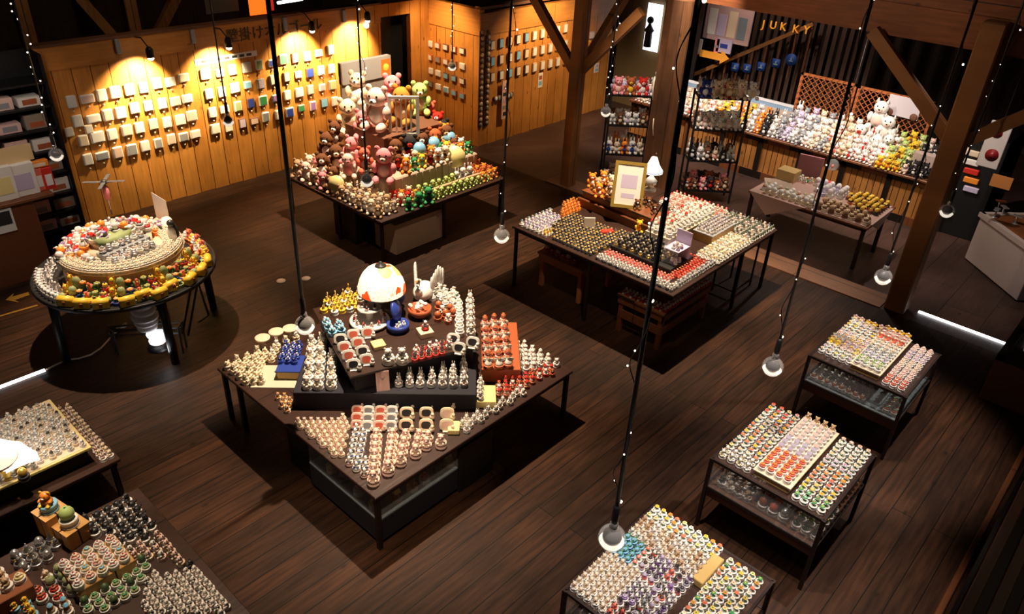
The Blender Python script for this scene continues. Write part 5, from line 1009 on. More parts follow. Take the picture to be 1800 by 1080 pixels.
for k, (q, lab, cols) in enumerate((([(0.782,5.89)], 'taller pale wooden block with a blue drum on it', (ORANGE, YELLOW, WHITE, LBLUE)), ([(0.887,5.742)], 'shorter pale wooden block with a green ball drum on it', (LGREEN, GREEN, GREEN, WHITE)))):
    h = (1.12, 1.0)[k]; p = q[0]
    p = [(.30, 6.0), (.46, 5.78)][k]
    q2 = [(0.906,5.869)][0] if k == 0 else [(0.976,5.673)][0]; h = (1.0, .92)[k]
    t = thing('wooden_block', lab, 'block', (q2[0], q2[1], .751), R(-78)); obj('body', MB().bbox(-.1, .1, -.1, .1, 0, h-.751, CRATE, .006), t); obj('top_panel', B(-.105, .105, -.105, .105, h-.751, h-.745, CRATE), t)
    fig('bear' if k == 0 else 'globe', cols, q2[0], q2[1], h+.006, .075, R(-50), ['blue drum topped by an orange figure on the taller wooden block', 'white drum with a green ball on the shorter wooden block'][k], 'drums on wooden blocks')
# dim dark partition at the left edge
rbox('dark_cabinet', 'tall dark brown cabinet side at the left frame edge', 'cabinet', (-.75, 6.0), 0, .9, .5, 0, 1.35, BROWNC, top=BROWNC)
# left table with shell lamp
square_table('display_table', 'small dark metal table with a tilted white figure tray near the left frame edge', .3, 1.66, 6.35, 7.5, .78, [(1.6, 6.42), (1.6, 7.44), (1.05, 6.42), (.4, 7.44)])
rbox('wooden_box', 'brown wooden crate under the pale figure tray near the left edge', 'box', (.55, 6.5), 0, .9, .9, .781, .95, BROWN)
t = thing('figure_tray', 'cream edged tray full of white figures near the left frame edge', 'tray', (.5, 6.45, .951)); obj('tray', MB().bbox(0, .98, 0, 1.0, 0, .03, PALEY, .005), t); obj('lining', B(.02, .96, .02, .98, .03, .034, CREAM), t)
TRAYK = [('bear', (WHITE, PINKC, GREY, WHITE)), ('cat', (WHITE, GREY, DARKC, WHITE)), ('cake', (PINKC, WHITE, GREY, WHITE)), ('snowman', (WHITE, DARKC, CREAM, CREAM))]
fill([(.56, 6.5), (1.44, 6.5), (1.44, 7.4), (.9, 7.4), (.75, 7.1)], .985, TRAYK, .092, 'small white and pink figure', 'on the cream edged tray', ang=-60, s=.42)
fill([(1.5, 6.4), (1.64, 6.4), (1.64, 7.45), (1.5, 7.45)], .78, [('rabbit', (PINKC, WHITE, GREY, WHITE)), ('bear', (CREAM, PINKC, WHITE, WHITE))], .09, 'pinkish figure', 'at the tray table right edge', ang=-90)
p = [(0.821,6.598)][0]
t = thing('shell_lamp', 'brightly lit white scalloped shell lamp at the left frame edge', 'lamp', (p[0], p[1], .985), R(-40))
m = MB(); sh = mat('shell_glow', (1, .93, .85), .5, 0, 1.0); n = 11
vs = []; 
for j in range(6):
    r = .05+.2*j/5
    for i in range(n):
        a = math.pi*(i/(n-1)); vs.append((r*math.cos(a)*1.1, -.12+.16*math.sin(j/5*1.6)+.02*(i % 2), .1+r*math.sin(a)))
m.add(vs, [(j*n+i, j*n+i+1, (j+1)*n+i+1, (j+1)*n+i) for j in range(5) for i in range(n-1)], sh, False)
o = obj('lamp_shade', m, t); so = o.modifiers.new('thickness', 'SOLIDIFY'); so.thickness = .02
obj('base', MB().lathe([(.12, 0), (.1, .03), (.05, .05), (.04, .2)], GOLD, 14), t)
point((p[0]+.1, p[1]-.1, 1.45), 5, (1, .9, .75), .1)
for k, q in enumerate([(0.905,6.637),(0.899,6.509),(0.894,6.414),(0.952,6.748)]):
    fig('globe', (GOLD, GREEN, RED, DARKC), q[0], q[1], .985, .05, 0, 'gold and green trinket before the shell lamp, %s one' % ordw(k+1), 'gold trinkets by the shell lamp')
t = thing('glass_dish', 'round clear dish at the left frame edge beside the shell lamp', 'dish', (*[(0.74,6.3)][0], 1.351)); obj('plate', MB().lathe([(.13, 0), (.15, .03), (.13, .03), (0, .01)], CRYST, 20), t); obj('rim', MB().lathe([(.15, .025), (.16, .035), (.15, .04)], WHITE, 20), t)

# ------------------------------------------------------------------ small cloth covered table
square_table('display_table', 'small table with a pinkish cloth and seashell wares before the panelled counter', 12.6, 13.95, 3.34, 5.5, .8, [(12.66, 3.4), (13.6, 3.4), (12.66, 5.44), (13.6, 5.44)], top=BROWN, leg=.06)
t = thing('tablecloth', 'pinkish cloth laid cornerwise over the small table with a hanging corner', 'tablecloth', (12.6, 3.34, .801))
ck = mat('cloth_pink', (.42, .27, .22), .85)
m = MB(); m.box(.05, 1.3, .05, 2.15, 0, .008, ck); obj('cloth', m, t)
obj('hanging_corner', MB().add([(-.005, 1.1, .006), (-.005, 2.15, .006), (-.02, 1.75, -.34), (.05, 1.1, .007), (.05, 2.15, .007), (-.005, 1.75, -.33)], [(0, 1, 2), (0, 3, 4, 1), (5, 4, 3), (1, 4, 5, 2), (2, 5, 3, 0)], ck), t)
obj('hanging_corner', MB().add([(.2, -.005, .006), (1.2, -.005, .006), (.6, -.02, -.2), (.2, .05, .007), (1.2, .05, .007), (.6, -.005, -.19)], [(0, 2, 1), (0, 1, 4, 3), (5, 3, 4), (1, 2, 5, 4), (2, 0, 3, 5)], ck), t)
ZT = .81
fill([(12.696,5.283),(12.678,4.888),(12.75,4.235),(13.035,4.309),(13.021,4.999),(12.993,5.377)], ZT, [('globe', (WHITE, LGREEN, CREAM, CREAM)), ('flower', (OLIVE, WHITE, CREAM, WHITE)), ('cake', (TERRA, CREAM, WHITE, WHITE))], .15, 'pale shell trinket', 'along the cloth table front', ang=-90)
fill([(12.739,4.438),(12.576,3.469),(12.913,3.407),(13.168,3.802),(13.227,4.339)], ZT, [('globe', (TAN, WHITE, CREAM, BROWNC)), ('cake', (BROWNC, CREAM, GOLD, CREAM))], .15, 'brown and gold trinket', 'at the cloth table front right', ang=-90)
fill([(13.119,3.782),(13.221,3.378),(13.865,3.446),(13.9,3.988),(13.561,4.114)], ZT, [('globe', (YELLOW, DARKC, WHITE, DARKC)), ('house', (DARKC, YELLOW, RED, TERRA)), ('cake', (ORANGE, YELLOW, BLUE, BROWNC))], .13, 'yellow and black trinket', 'at the cloth table far right', ang=-90)
fill([(13.327,4.489),(13.469,4.128),(14.093,4.17),(14.28,4.627),(13.783,4.8)], ZT, [('angel', (LAV, WHITE, CREAM, LAV)), ('globe', (CRYST, PINKC, WHITE, WHITE))], .17, 'lavender glassy trinket', 'mid cloth table', ang=-90)
fill([(13.583,5.156),(13.783,4.8),(14.446,4.981),(14.302,5.379)], ZT, [('flower', (PINKC, PURPLE, WHITE, GREEN)), ('bear', (WHITE, GREEN, RED, PINKC))], .12, 'pink and green tiny figure', 'at the cloth table back', ang=-90)
rbox('wicker_basket', 'pale woven basket with rolls at the back of the cloth table', 'basket', [(13.483,5.428)][0], -90, .35, .3, .81, 1.02, mat('wicker', (.5, .33, .13), .7))
rbox('pink_board', 'dull pink board standing at the back of the cloth table', 'board', [(14.048,5.284)][0], -80, .45, .03, .81, 1.22, mat('dull_pink', (.35, .14, .15), .7))
rbox('red_box', 'bright red box in the middle of the cloth table', 'box', [(13.746,4.651)][0], -70, .22, .12, .81, .93, RED)
rbox('flat_board', 'flat pinkish board tilted on the left of the cloth table', 'board', [(12.941,5.351)][0], -60, .5, .45, .81, .84, mat('board_taupe', (.36, .27, .2), .7))
t = thing('hanging_globe', 'small dim glass bubble hanging before the panelled counter', 'ornament', (14.3, 5.5, 1.02)); p = [(4.723,1.094)][0]
t.location = (14.3, p[0], p[1]); obj('glass_ball', MB().ell((0, 0, 0), .11, GLASS, 16, 12), t); obj('starfish', MB().ell((0, 0, -.03), (.04, .02, .04), CORAL, 8, 6), t); obj('string', MB().tube([(0, 0, .1), (0, 0, 2.6)], .004, DARKC, 5), t)

# ------------------------------------------------------------------ long panelled counter with plush tiers
t = thing('display_counter', 'long panelled wooden counter stepped up with plush toys', 'counter', (15.3, 3.0, 0))
obj('body', MB().box(.04, 1.22, .02, 7.0, .06, .9, CABW), t); obj('plinth', B(.0, 1.22, 0, 7.02, 0, .16, BROWN), t)
obj('counter_top', MB().bbox(-.06, 1.22, -.04, 7.04, .9, .95, BROWN, .01), t)
for k in range(8): obj('pilaster', B(0, .04, .0+.9*k, .1+.9*k, .16, .9, BROWN), t)
obj('top_rail', B(0, .04, 0, 7.0, .8, .9, BROWN), t)
for k in range(3): obj('step', B(.34+.28*k, 1.2, .02, 7.0, .95+.09*k, .95+.09*(k+1), BEIGE), t)
t = thing('backdrop_panel', 'pale blue panel behind the plush counter', 'panel', (16.5, 6.6, 0)); obj('panel', B(0, .04, 0, 3.6, .4, 1.33, mat('panel_blue', srgb(120, 150, 180), .6)), t); obj('trim', B(-.01, .05, 0, 3.6, 1.31, 1.36, mat('panel_white', (.6, .62, .66), .6)), t)
def lattice(y0, y1, z0, z1, label):
    t = thing('lattice_panel', label, 'lattice', (16.55, y0, z0)); w_, h_ = y1-y0, z1-z0; m = MB()
    LT = mat('lattice_wood', srgb(170, 96, 48), .6)
    for sgn in (1, -1):
        c = -h_
        while c < w_+h_:
            y_a, z_a = c, 0
            if sgn > 0: a0, a1 = max(0, -c), min(h_, w_-c); P0, P1 = (c+a0, a0), (c+a1, a1)
            else: a0, a1 = max(0, c-w_), min(h_, c); P0, P1 = (c-a0, a0), (c-a1, a1)
            if a1-a0 > .03: m.beam((sgn*.006, P0[0], P0[1]), (sgn*.006, P1[0], P1[1]), .012, .028, LT, (1, 0, 0))
            c += .125
    obj('lattice', m, t)
    obj('frame', MB().box(-.02, .02, 0, .05, 0, h_, LT).box(-.02, .02, w_-.05, w_, 0, h_, LT).box(-.02, .02, 0, w_, h_-.05, h_, LT).box(-.02, .02, 0, w_, 0, .05, LT), t)
lattice(5.42, 6.62, .95, 2.08, 'crisscross wooden lattice panel nearest the blue panel')
lattice(3.85, 5.38, .95, 2.06, 'crisscross wooden lattice panel with a white cloud notice')
t = thing('wall_notice', 'white cloud shaped notice with brown corners on the lattice', 'notice', (16.5, 4.4, 1.85)); obj('board', MB().bbox(-.02, 0, -.32, .32, -.2, .2, mat('notice_lav', (.6, .55, .58), .6), .01), t)
for s in (-1, 1): obj('picture', MB().ell((-.03, s*.24, -.14), (.015, .08, .07), BROWNC, 10, 7), t)
CC = [(8.6, [(WHITE, GREY), (CREAM, WHITE), (PINKC, WHITE)]), (7.9, [(CREAM, TAN), (WHITE, CORAL)]), (7.2, [(ORANGE, WHITE), (WHITE, ORANGE), (YELLOW, DARKC)]), (6.6, [(ORANGE, WHITE), (WHITE, GREY), (DARKC, WHITE)]), (6.0, [(GREY, WHITE), (WHITE, GREY), (LAV, WHITE)]), (5.4, [(GREY, WHITE), (CREAM, WHITE), (WHITE, PINKC)]), (4.9, [(CREAM, TAN), (WHITE, CORAL)]), (4.2, [(WHITE, PINKC), (WHITE, RED)]), (3.8, [(LGREEN, CREAM), (YELLOW, BROWNC)]), (3.0, [(DARKC, GREY), (PINKC, WHITE), (DARKC, WHITE)])]
for j, (x, z, h, st) in enumerate(((15.34, .95, .22, .15), (15.51, .95, .24, .16), (15.73, 1.04, .26, .17), (16.01, 1.13, .28, .18), (16.3, 1.22, .27, .18))):
    y = 3.12; i = 0
    while y < 9.9:
        cols = next(c for b_, c in CC if y >= b_ or b_ == 3.0)
        if j == 0 and 3.75 < y < 4.35: cols = [(YELLOW, ORANGE)]
        if j < 2 and 3.2 < y < 3.7: cols = [(DARKC, WHITE)]
        A, Bm = cols[(i+j) % len(cols)]
        if y > 6.5 and (j == 4): y += st; continue
        plush('plush_animal', x+rnd.uniform(-.03, .03), y, z+.001, h*rnd.uniform(.85, 1.15)*(.8 if y > 6.5 and j == 3 else 1), R(-90)+rnd.uniform(-.4, .4), A, Bm, '%s plush toy, %s from the right in counter row %s' % (A.name.replace('_', ' ').replace('porcelain ', ''), ordw(i+1), ['one', 'two', 'three', 'four', 'five', 'six', 'seven'][j]), 'plush toys on the long counter', ear=['bear', 'long', 'point'][(int(y*1.6)) % 3])
        y += st*rnd.uniform(.95, 1.08); i += 1
for k, (y, z, h) in enumerate(((4.75, 1.68, .6), (4.5, 1.5, .55), (4.95, 1.3, .5), (4.55, 1.2, .5), (4.3, 1.35, .45))):
    plush('plush_cat', 16.3-.12*k, y, z-.3, h, R(-85), WHITE, [PINKC, PINKC, RED, RED, WHITE][k], 'large white plush animal in the white heap of the counter, %s from top' % ordw(k+1), 'large white plush animals', ear='point')
rbox('notice_box', 'pale printed box lid among the dark plush toys', 'box', (15.65, 3.75), -90, .5, .2, 1.041, 1.3, mat('box_pinkgrey', (.5, .38, .33), .7))
# wire racks either side of the trunk post
def rack(label, x, y, w_, d_, h, rz, cols, glab):
    t = thing('display_rack', label, 'rack', (x, y, 0), R(rz)); zs = [.25+i*(h-.3)/3 for i in range(4)]
    for a in (0, w_):
        for b in (0, d_): obj('upright', MB().box(a-.018, a+.018, b-.018, b+.018, 0, h, BLACK), t)
    for z in zs: obj('shelf', B(0, w_, 0, d_, z-.03, z, BLACK), t)
    a = R(rz)
    for j, z in enumerate(zs):
        n = 0
        for r_ in range(2):
            for i in range(int(w_/.15)):
                lx, ly = .08+.15*i, .1+.2*r_; A, Bm = cols[j][(i+r_) % len(cols[j])]
                n += 1
                plush('plush_toy', x+lx*math.cos(a)-ly*math.sin(a), y+lx*math.sin(a)+ly*math.cos(a), z+.001, rnd.uniform(.2, .28)*(1 if r_ == 0 else 1.2), a+rnd.uniform(-.3, .3), A, Bm, 'small plush toy on the %s shelf from the floor of %s, %s one' % (ordw(j+1), glab, ordw(n)), 'toys on '+glab, ear=['bear', 'long', 'bear', 'point'][j])
rack('tall black wire rack of toys left of the trunk post', 12.05, 8.35, .85, .42, 2.05, -48, [[(WHITE, CREAM), (BROWNC, WHITE), (CREAM, RED)], [(WHITE, BLUE), (CREAM, WHITE), (ORANGE, BLUE)], [(WHITE, GREY), (BROWNC, CREAM), (WHITE, LAV)], [(PINKC, WHITE), (LAV, PINKC), (WHITE, PINK)]], 'the left rack')
for k, (q, A, Bm) in enumerate((([(12.235,8.281)], PINK, PINKC), ([(12.56,8.272)], TERRA, YELLOW), ([(12.857,8.292)], RED, WHITE), ([(13.125,8.341)], WHITE, BLUE))):
    plush('plush_toy', 12.2+.16*k, 8.32-.17*k, 2.005, .34, R(-48), A, Bm, '%s plush toy standing on top of the left rack' % ['pink', 'rusty', 'red', 'white and blue'][k], 'toys on top of the left rack')
rack('tall black wire rack of toys right of the trunk post', 12.95, 7.0, .95, .42, 2.15, -48, [[(TERRA, WHITE), (BROWNC, CREAM), (PINK, WHITE), (DARKC, RED)], [(DARKC, WHITE), (WHITE, GREY), (BROWNC, WHITE), (CREAM, PINK)], [(WHITE, CREAM), (PINKC, WHITE), (WHITE, PINKC)], [(PINKC, WHITE), (WHITE, RED), (CREAM, TAN), (RED, WHITE)]], 'the right rack')
for k in range(5): plush('plush_toy', 13.05+.15*k, 6.95-.165*k, 2.101, .34, R(-48), [BLUE, CREAM, TAN, CREAM, WHITE][k], [WHITE, TAN, CREAM, PINKC, CREAM][k], 'plush toy on top of the right rack, %s from the trunk post' % ordw(k+1), 'toys on top of the right rack')

# ------------------------------------------------------------------ dim area behind: slat fence, stair, notices
t = thing('slat_screen', 'dim vertical slat screen behind the plush counter', 'screen', (18.6, 2, 0))
for k in range(22, 46): obj('slat', B(-.02, .02, -.05, .05, 0, 3.9, mat('slat_wood', srgb(64, 42, 28), .7)), t, (0, .18*k, 0))
obj('top_rail', B(-.04, .04, 3.8, 8.3, 3.8, 3.95, BROWN), t)
a, b = [(10.247,0.961),(7.281,2.774)]
t = thing('stair_rail', 'sloping wooden stair rail climbing behind the blue panel', 'rail', (18.2, 0, 0)); obj('rail', MB().beam((0, a[0], a[1]), (0, b[0], b[1]), .08, .09, BEAMW), t)
for k in range(10):
    f = k/9; y = a[0]+(b[0]-a[0])*f; z = a[1]+(b[1]-a[1])*f; obj('baluster', B(-.02, .02, -.02, .02, -1.1, 0, BROWN), t, (0, y, z))
for k, p in enumerate([(8.942,1.487),(8.623,1.523),(8.268,1.635),(7.918,1.785),(7.564,1.934)]):
    o = tag(obj('hanging_sign', MB().lathe([(.14, -.01), (.14, .01)], mat('sign_blue', srgb(20, 60, 130), .6), 16 if k == 4 else 4, M=Matrix.Rotation(R(90), 4, 'Y') @ Matrix.Rotation(R(45 if k < 4 else 0), 4, 'Z')), None, (18.1, p[0], p[1])), 'deep blue hanging sign tile with pale marks, %s from left' % ordw(k+1), 'sign', 'blue hanging signs')
    obj('printed_mark', B(-.022, -.012, -.05, .05, -.04, -.02, GREYPL), o); obj('printed_mark', B(-.022, -.012, -.015, .015, -.02, .05, GREYPL), o)
for k, (ch, p) in enumerate(zip('JUKKY', [(8.481,2.55),(8.294,2.568),(8.035,2.573),(7.723,2.574),(7.463,2.593)])):
    o = text('sign_letter', ch, (18.1, p[0]-.02, p[1]-.04), (R(90), 0, R(-90)), .25, mat('letter_orange', (.9, .35, .03), .5, 0, .35), 'orange letter %s hanging under the long beam%s' % (ch.lower(), ['', '', ', beside the letter u', ', beside the letter y', ''][k]), 'letter', .015)
    o['group'] = 'orange hanging letters'
pts = [(9.235,2.487),(10.063,1.843),(9.4,1.936),(9.418,1.714),(9.613,2.584),(8.899,2.762)]
t = thing('notice_board', 'large pale pink notice board with printed columns near the trunk post', 'notice board', (17.9, pts[0][0], pts[0][1])); obj('board', B(-.02, .02, -.62, .62, -.42, .42, mat('board_pink', (.55, .36, .34), .6)), t)
for k in range(4): obj('printed_block', B(-.03, -.021, -.5+.27*k, -.28+.27*k, -.3, .3 if k % 2 else .2, [GREYPL, CREAM, LAV, CARD][k]), t)
for (p, w_, h_, m_, lab) in ((pts[1], .5, .36, CARD, 'white notice card below the pink notice board'), (pts[2], .12, .36, PINK, 'narrow pink card below the pink notice board'), (pts[2], 0, 0, CARD, '')):
    if not w_: continue
    o = tag(obj('notice_card', B(-.02, .02, -w_/2, w_/2, -h_/2, h_/2, m_), None, (17.85, p[0], p[1])), lab, 'notice'); obj('printed_mark', B(-.026, -.021, -w_/3, w_/3, -.03, .03, GREY), o)
p = [(9.207,1.978)][0]
o = tag(obj('notice_card', B(-.02, .02, -.2, .2, -.16, .16, LAV), None, (17.85, p[0], p[1])), 'lavender card beside the narrow pink card', 'notice'); obj('printed_mark', B(-.026, -.021, -.1, .1, -.05, .05, BLUE), o)
p = pts[3]
tag(obj('arrow_sign', MB().add([(x, y, z) for x in (-.02, .02) for y, z in ((.38, -.08), (-.2, -.08), (-.2, -.16), (-.42, 0), (-.2, .16), (-.2, .08), (.38, .08))], [(6, 5, 4, 3, 2, 1, 0), (7, 8, 9, 10, 11, 12, 13)]+[(i, (i+1) % 7, 7+(i+1) % 7, 7+i) for i in range(7)], mat('arrow_orange', (.85, .33, .03), .5, 0, .15)), None, (17.8, p[0], p[1])), 'orange arrow sign pointing right below the notice cards', 'sign')
# lit doorway slot with silhouettes
p = [(11.088,2.186),(11.296,2.606),(10.851,1.809)]
struct('window_1', B(17.5, 17.52, p[0][0]-.22, p[0][0]+.22, p[2][1]-.25, p[1][1]+.1, mat('window_glow', (.85, .88, 1), .5, 0, 2.2)))
tag(obj('doll_silhouette', MB().lathe([(.1, -.4), (.09, -.05), (.13, .0), (.05, .12), (.04, .16)], BLACK, 12).ell((0, 0, .25), .09, BLACK, 10, 8), None, (17.35, p[0][0], p[0][1]-.1)), 'dark doll shape standing against the lit slot', 'doll')
struct('wall_dark', B(17.45, 17.5, 9.7, 10.35, 0, 3.9, BLACK))
# ------------------------------------------------------------------ white counter and right side
t = thing('white_counter', 'white angled counter with a wooden top at the right frame edge', 'counter', (14.61, 2.14, 0), math.atan2(1.07-2.14, 13.58-14.61))
CW = mat('counter_white', (.42, .34, .31), .5)
obj('body', MB().bbox(0, 1.5, 0, 2.4, .02, .82, CW, .01), t); obj('counter_top', MB().bbox(.06, 1.46, .06, 2.4, .86, .88, BROWN, .004), t)
obj('rim', MB().box(-.03, 1.53, -.03, .06, .82, .9, CW).box(-.03, .06, 0, 2.4, .82, .9, CW).box(1.44, 1.53, 0, 2.4, .82, .9, CW), t)
for k, p in enumerate([(14.609,1.945),(14.83,1.874),(14.573,1.609),(15.086,2)]):
    t = thing('steel_stand', 'small bright steel stand on the wooden top of white counter, %s one' % ordw(k+1), 'stand', (p[0], p[1], .88), R(40*k), 'steel stands on the white counter'); obj('stem', MB().tube([(0, 0, .01), (.02, 0, .14)], .016, SILVER, 8), t); obj('plate', MB().box(-.08, .08, -.04, .04, .14, .15, SILVER if k < 3 else TERRA), t); obj('foot', MB().lathe([(.05, 0), (.05, .01), (0, .012)], SILVER, 10), t)
p = [(2.289,2.141)][0]
t = thing('hanging_sign', 'white hanging sign with two dark red emblems at right', 'sign', (14.3, p[0], p[1]), R(0))
obj('panel', MB().bbox(-.02, .02, -.16, .16, -.38, .38, mat('sign_white', (.55, .50, .48), .5), .008), t)
for k, z in enumerate((.2, -.16)): obj('emblem', MB().lathe([(.1 if k else .08, 0), (.1 if k else .08, .008), (.05, .012), (.05, .02), (0, .02)], mat('emblem_red', (.22, .01, .015), .4), 20, M=Matrix.Translation((-.022, .02*(1-2*k), z)) @ Matrix.Rotation(R(-90), 4, 'Y')), t)
obj('cord', MB().tube([(0, 0, .38), (0, 0, 2.2)], .005, BLACK, 5), t)
p = [(1.956,1.681)][0]
tag(obj('paper_note', B(-.01, .01, -.15, .15, -.1, .1, mat('note_orange', (.45, .17, .04), .7)), None, (14.0, p[0], p[1])), 'orange brown paper note on the post by the white counter', 'note')
t = thing('dark_cabinet', 'tall black cabinet end standing past the plush counter', 'cabinet', (15.5, 2.25, 0)); obj('body', MB().bbox(0, 1.5, 0, .6, 0, 1.9, BLACK, .01), t)
for k in range(5): obj('goods', MB().bbox(-.05, .12, .3, .55, .0, .1, [LAV, ORANGE, RED, WHITE, CREAM][k], .01), t, (0, .05*k-.1, .9+.16*k))
t = thing('dark_cabinet', 'low dark cabinet with a lit glass lid at the right frame edge', 'cabinet', (10.28, -.9, 0)); obj('body', MB().bbox(0, 1.9, 0, 1.65, 0, .62, BROWNC, .01), t)
obj('lid_frame', MB().box(0, 1.9, 1.55, 1.65, .62, .68, BLACK).box(0, .08, 0, 1.65, .62, .68, BLACK).box(.9, .98, 0, 1.65, .62, .68, BLACK), t); obj('glass_lid', B(.08, 1.9, 0, 1.55, .64, .65, mat('lid_dark', (.06, .05, .05), .1)), t)
for a in (.5, 1.25): obj('lit_bar', B(a, a+.45, 1.4, 1.44, .66, .68, mat('soft_glow', (.9, .85, .85), .5, 0, 1.2)), t)
# dark balustrade along the near right side
t = thing('balustrade', 'dark slatted balustrade running along the lower right of the floor', 'railing', (3, -.62, 0))
obj('kerb', MB().bbox(0, 7.6, .62, .68, 0, .04, BROWN, .008), t)
obj('panel', B(0, 7.4, -.2, .58, 0, 1.0, mat('panel_darkest', (.012, .008, .006), .6)), t)
for k in range(4): obj('rail', MB().bbox(0, 7.4, -.06+.17*k, .03+.17*k, 1.02, 1.07, mat('rail_dark', srgb(120, 90, 74), .6), .008), t)

# ------------------------------------------------------------------ shelves and counter on the far left
t = thing('shelf_counter', 'brown wooden counter with boxes at the far left wall', 'counter', (-.6, 12.1, 0)); obj('body', MB().box(0, 3.62, 0, .6, 0, 1.2, mat('counter_brown', srgb(112, 62, 34), .5)), t); obj('counter_top', MB().bbox(-.02, 3.9, -.04, .7, 1.2, 1.25, BROWN, .008), t)
p = [(2.584,1.005)][0]
o = tag(obj('counter_notice', B(-.12, .12, -.012, 0, -.18, .18, CARD), None, (p[0], 12.095, p[1])), 'white notice with dark picture on the front of the far left counter', 'notice'); obj('picture', B(-.09, .09, -.016, -.012, -.06, .14, DARKC), o)
t = thing('wall_shelf', 'tall black shelving full of boxes beside the plank wall', 'shelf', (.6, 13.0, 0))
for z in (.25, .55, .85, 1.2, 1.55, 1.9, 2.25, 2.6): obj('shelf', B(0, 3.28, 0, .5, z-.03, z, BLACK), t)
obj('back_panel', B(0, 3.28, .5, .53, 0, 3.0, BLACK), t); obj('side_panel', B(3.25, 3.3, 0, .5, 0, 3.0, BLACK), t)
bx = [(CARD, 'cream'), (PINKC, 'pinkish'), (mat('box_taupe', (.3, .24, .18), .7), 'taupe'), (PINKCARD, 'rosy')]
n = 0
for j, z in enumerate((.25, .55, .85, 1.2, 1.55, 1.9, 2.25)):
    for i in range(4):
        x = 3.72-.38*i-.02*j; m_, nm = bx[(i+2*j) % 4]; n += 1
        o = tag(obj('goods_box', MB().bbox(-.16, .16, -.12, .12, 0, .14+.04*((i+j) % 3), m_, .006), None, (x, 13.2, z+.001)), '%s box on black shelf level %s beside plank wall, %s from its right end' % (nm, ['one', 'two', 'three', 'four', 'five', 'six', 'seven'][j], ordw(i+1)), 'box', 'boxes on the black shelving')
        obj('box_print', B(-.1, .1, -.125, -.121, .03, .11, GREY if i % 2 else TERRA), o)
for k, (q, w_, h_, m_, lab) in enumerate((([(2.734,12.197)], .3, .5, CARD, 'large cream picture box leaning on the far left counter, left one'), ([(2.993,12.22)], .36, .48, CARD, 'large cream picture box leaning on the far left counter, right one'), ([(3.197,12.269)], .16, .34, CORAL, 'orange red packet on the far left counter, left one'), ([(3.33,12.241)], .14, .34, RED, 'red and white packet on the far left counter end'), ([(3.262,12.271)], .26, .1, ORANGE, 'orange packet lying flat on the red packets'))):
    z = 1.25 if k < 4 else 1.6
    x_, y_ = (q[0][0], q[0][1]+.02)
    o = tag(obj('goods_box', MB().bbox(-w_/2, w_/2, -.05, .05, 0, h_, m_, .008), None, (x_, y_, z)), lab, 'box', 'boxes on the far left counter'); obj('box_print', B(-w_/3, w_/3, -.055, -.051, h_*.2, h_*.7, [PALEY, LAV, WHITE, WHITE, CREAM][k]), o)
tag(obj('sign_plate', B(-.25, .25, -.02, 0, -.12, .12, mat('plate_cream', (.7, .5, .25), .6)), None, (*[(2.986,1.867)][0][:1], 12.3, [(2.981,1.851)][0][1])), 'cream and orange sign above the far left counter boxes', 'sign')

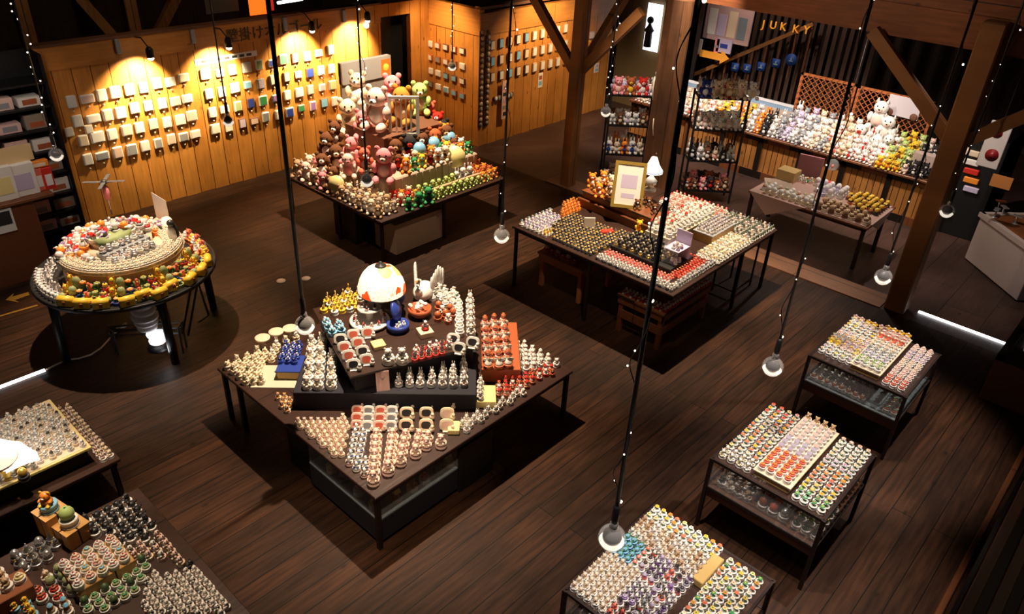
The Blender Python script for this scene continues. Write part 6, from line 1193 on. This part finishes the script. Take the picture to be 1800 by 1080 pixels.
# ------------------------------------------------------------------ hanging globes on cables with fairy lights
def globe(x, y, lab, dx=0, garland=0, z=1.85, r=.1, thick=.013, gl_r=.05, n=26):
    t = thing('pendant_globe', lab, 'pendant lamp', (x, y, z), 0, 'clear globe pendants')
    top = Vector((dx, 0, 8.2-z)); a = Vector((0, 0, .2))
    obj('glass_globe', MB().ell((0, 0, 0), r, THIN, 24, 16), t)
    m = MB(); m.lathe([(.012, r+.06), (.03, r+.05), (.034, r-.01), (.03, r-.015), (0, r-.015)], SILVER, 14); obj('cap', m, t)
    obj('silver_bowl', MB().lathe([(.0, -r*.94), (r*.38, -r*.87), (r*.68, -r*.66), (r*.90, -r*.28), (r*.86, -r*.28), (r*.62, -r*.62), (0, -r*.84)], mat('bowl_white', (1, .9, .75), .3, 0, .8), 20), t)
    obj('reflector', MB().lathe([(.0, -r*.5), (r*.4, -r*.42), (r*.66, -r*.1), (r*.7, r*.15), (r*.62, r*.45), (r*.35, r*.72), (r*.2, r*.85)], mat('smoked_chrome', (.05, .04, .045), .15, .9), 20), t)
    obj('socket', MB().lathe([(.022, r+.05), (.026, r+.08), (.026, r+.2), (.012, r+.22)], BLACK, 12), t)
    obj('cable', MB().tube([(0, 0, r+.2), (dx*.3, 0, 2.2), tuple(top)], thick, BLACK, 7), t)
    if garland:
        m = MB(); pts = []; L_ = 3.2 if garland == 1 else 5.5
        for i in range(n*6):
            f = i/(n*6-1); zz = r+.22+f*L_; a_ = f*n*1.15; rr = gl_r*(.7+.5*math.sin(f*37))
            pts.append((rr*math.cos(a_), rr*math.sin(a_), zz))
        g = thing('fairy_light_garland', 'string of tiny lights wound on the cable of %s' % lab.replace('clear globe pendant ', 'globe '), 'light string', (x, y, z), 0, 'fairy light strings')
        obj('wire', MB().tube(pts, .004, BLACK, 4), g)
        for i in range(0, len(pts), 5 if garland == 1 else 6):
            if (i//5) % 4 == 2: continue
            p = pts[i]; k_ = 1.0+.8*((i*7) % 5 == 0); obj_ = link('fairy_bulb', FB, g, (p[0]*1.25, p[1]*1.25, p[2]), 0, k_)
FB = MB().ell((0, 0, 0), .0065, FAIRY, 7, 5).mesh('fairy_bulb')
globe(3.37, 1.91, 'clear globe pendant above the near glass case', garland=2, thick=.016, n=34)
globe(6.17, 2.08, 'clear globe pendant above the middle glass case', garland=2)
globe(8.84, 2.01, 'clear globe pendant beside the timber post', garland=2)
globe(11.55, 2.11, 'clear globe pendant between the post and white counter', garland=2)
globe(6.30, 5.76, 'clear globe pendant between the plush and gold tables', garland=2)
globe(3.40, 5.68, 'clear globe pendant at the left of the central table', thick=.02)
globe(11.5, 8.05, 'clear globe pendant near the left toy rack', garland=1)
globe(6.18, 8.26, 'clear globe pendant before the plush table riser', garland=1)
globe(6.07, 11.80, 'clear globe pendant against the plank wall plaques')
globe(11.5, 12.15, 'clear globe pendant before the short pine wall', garland=1)
globe(3.43, 11.92, 'clear globe pendant by the boxed shelves', garland=1)
#tag(obj('thick_cable', MB().tube([(7.86, 4.9, 8.2), (7.86, 4.9, 1.2)], .02, BLACK, 8), None), 'thin plain cable', 'cable') if False else None
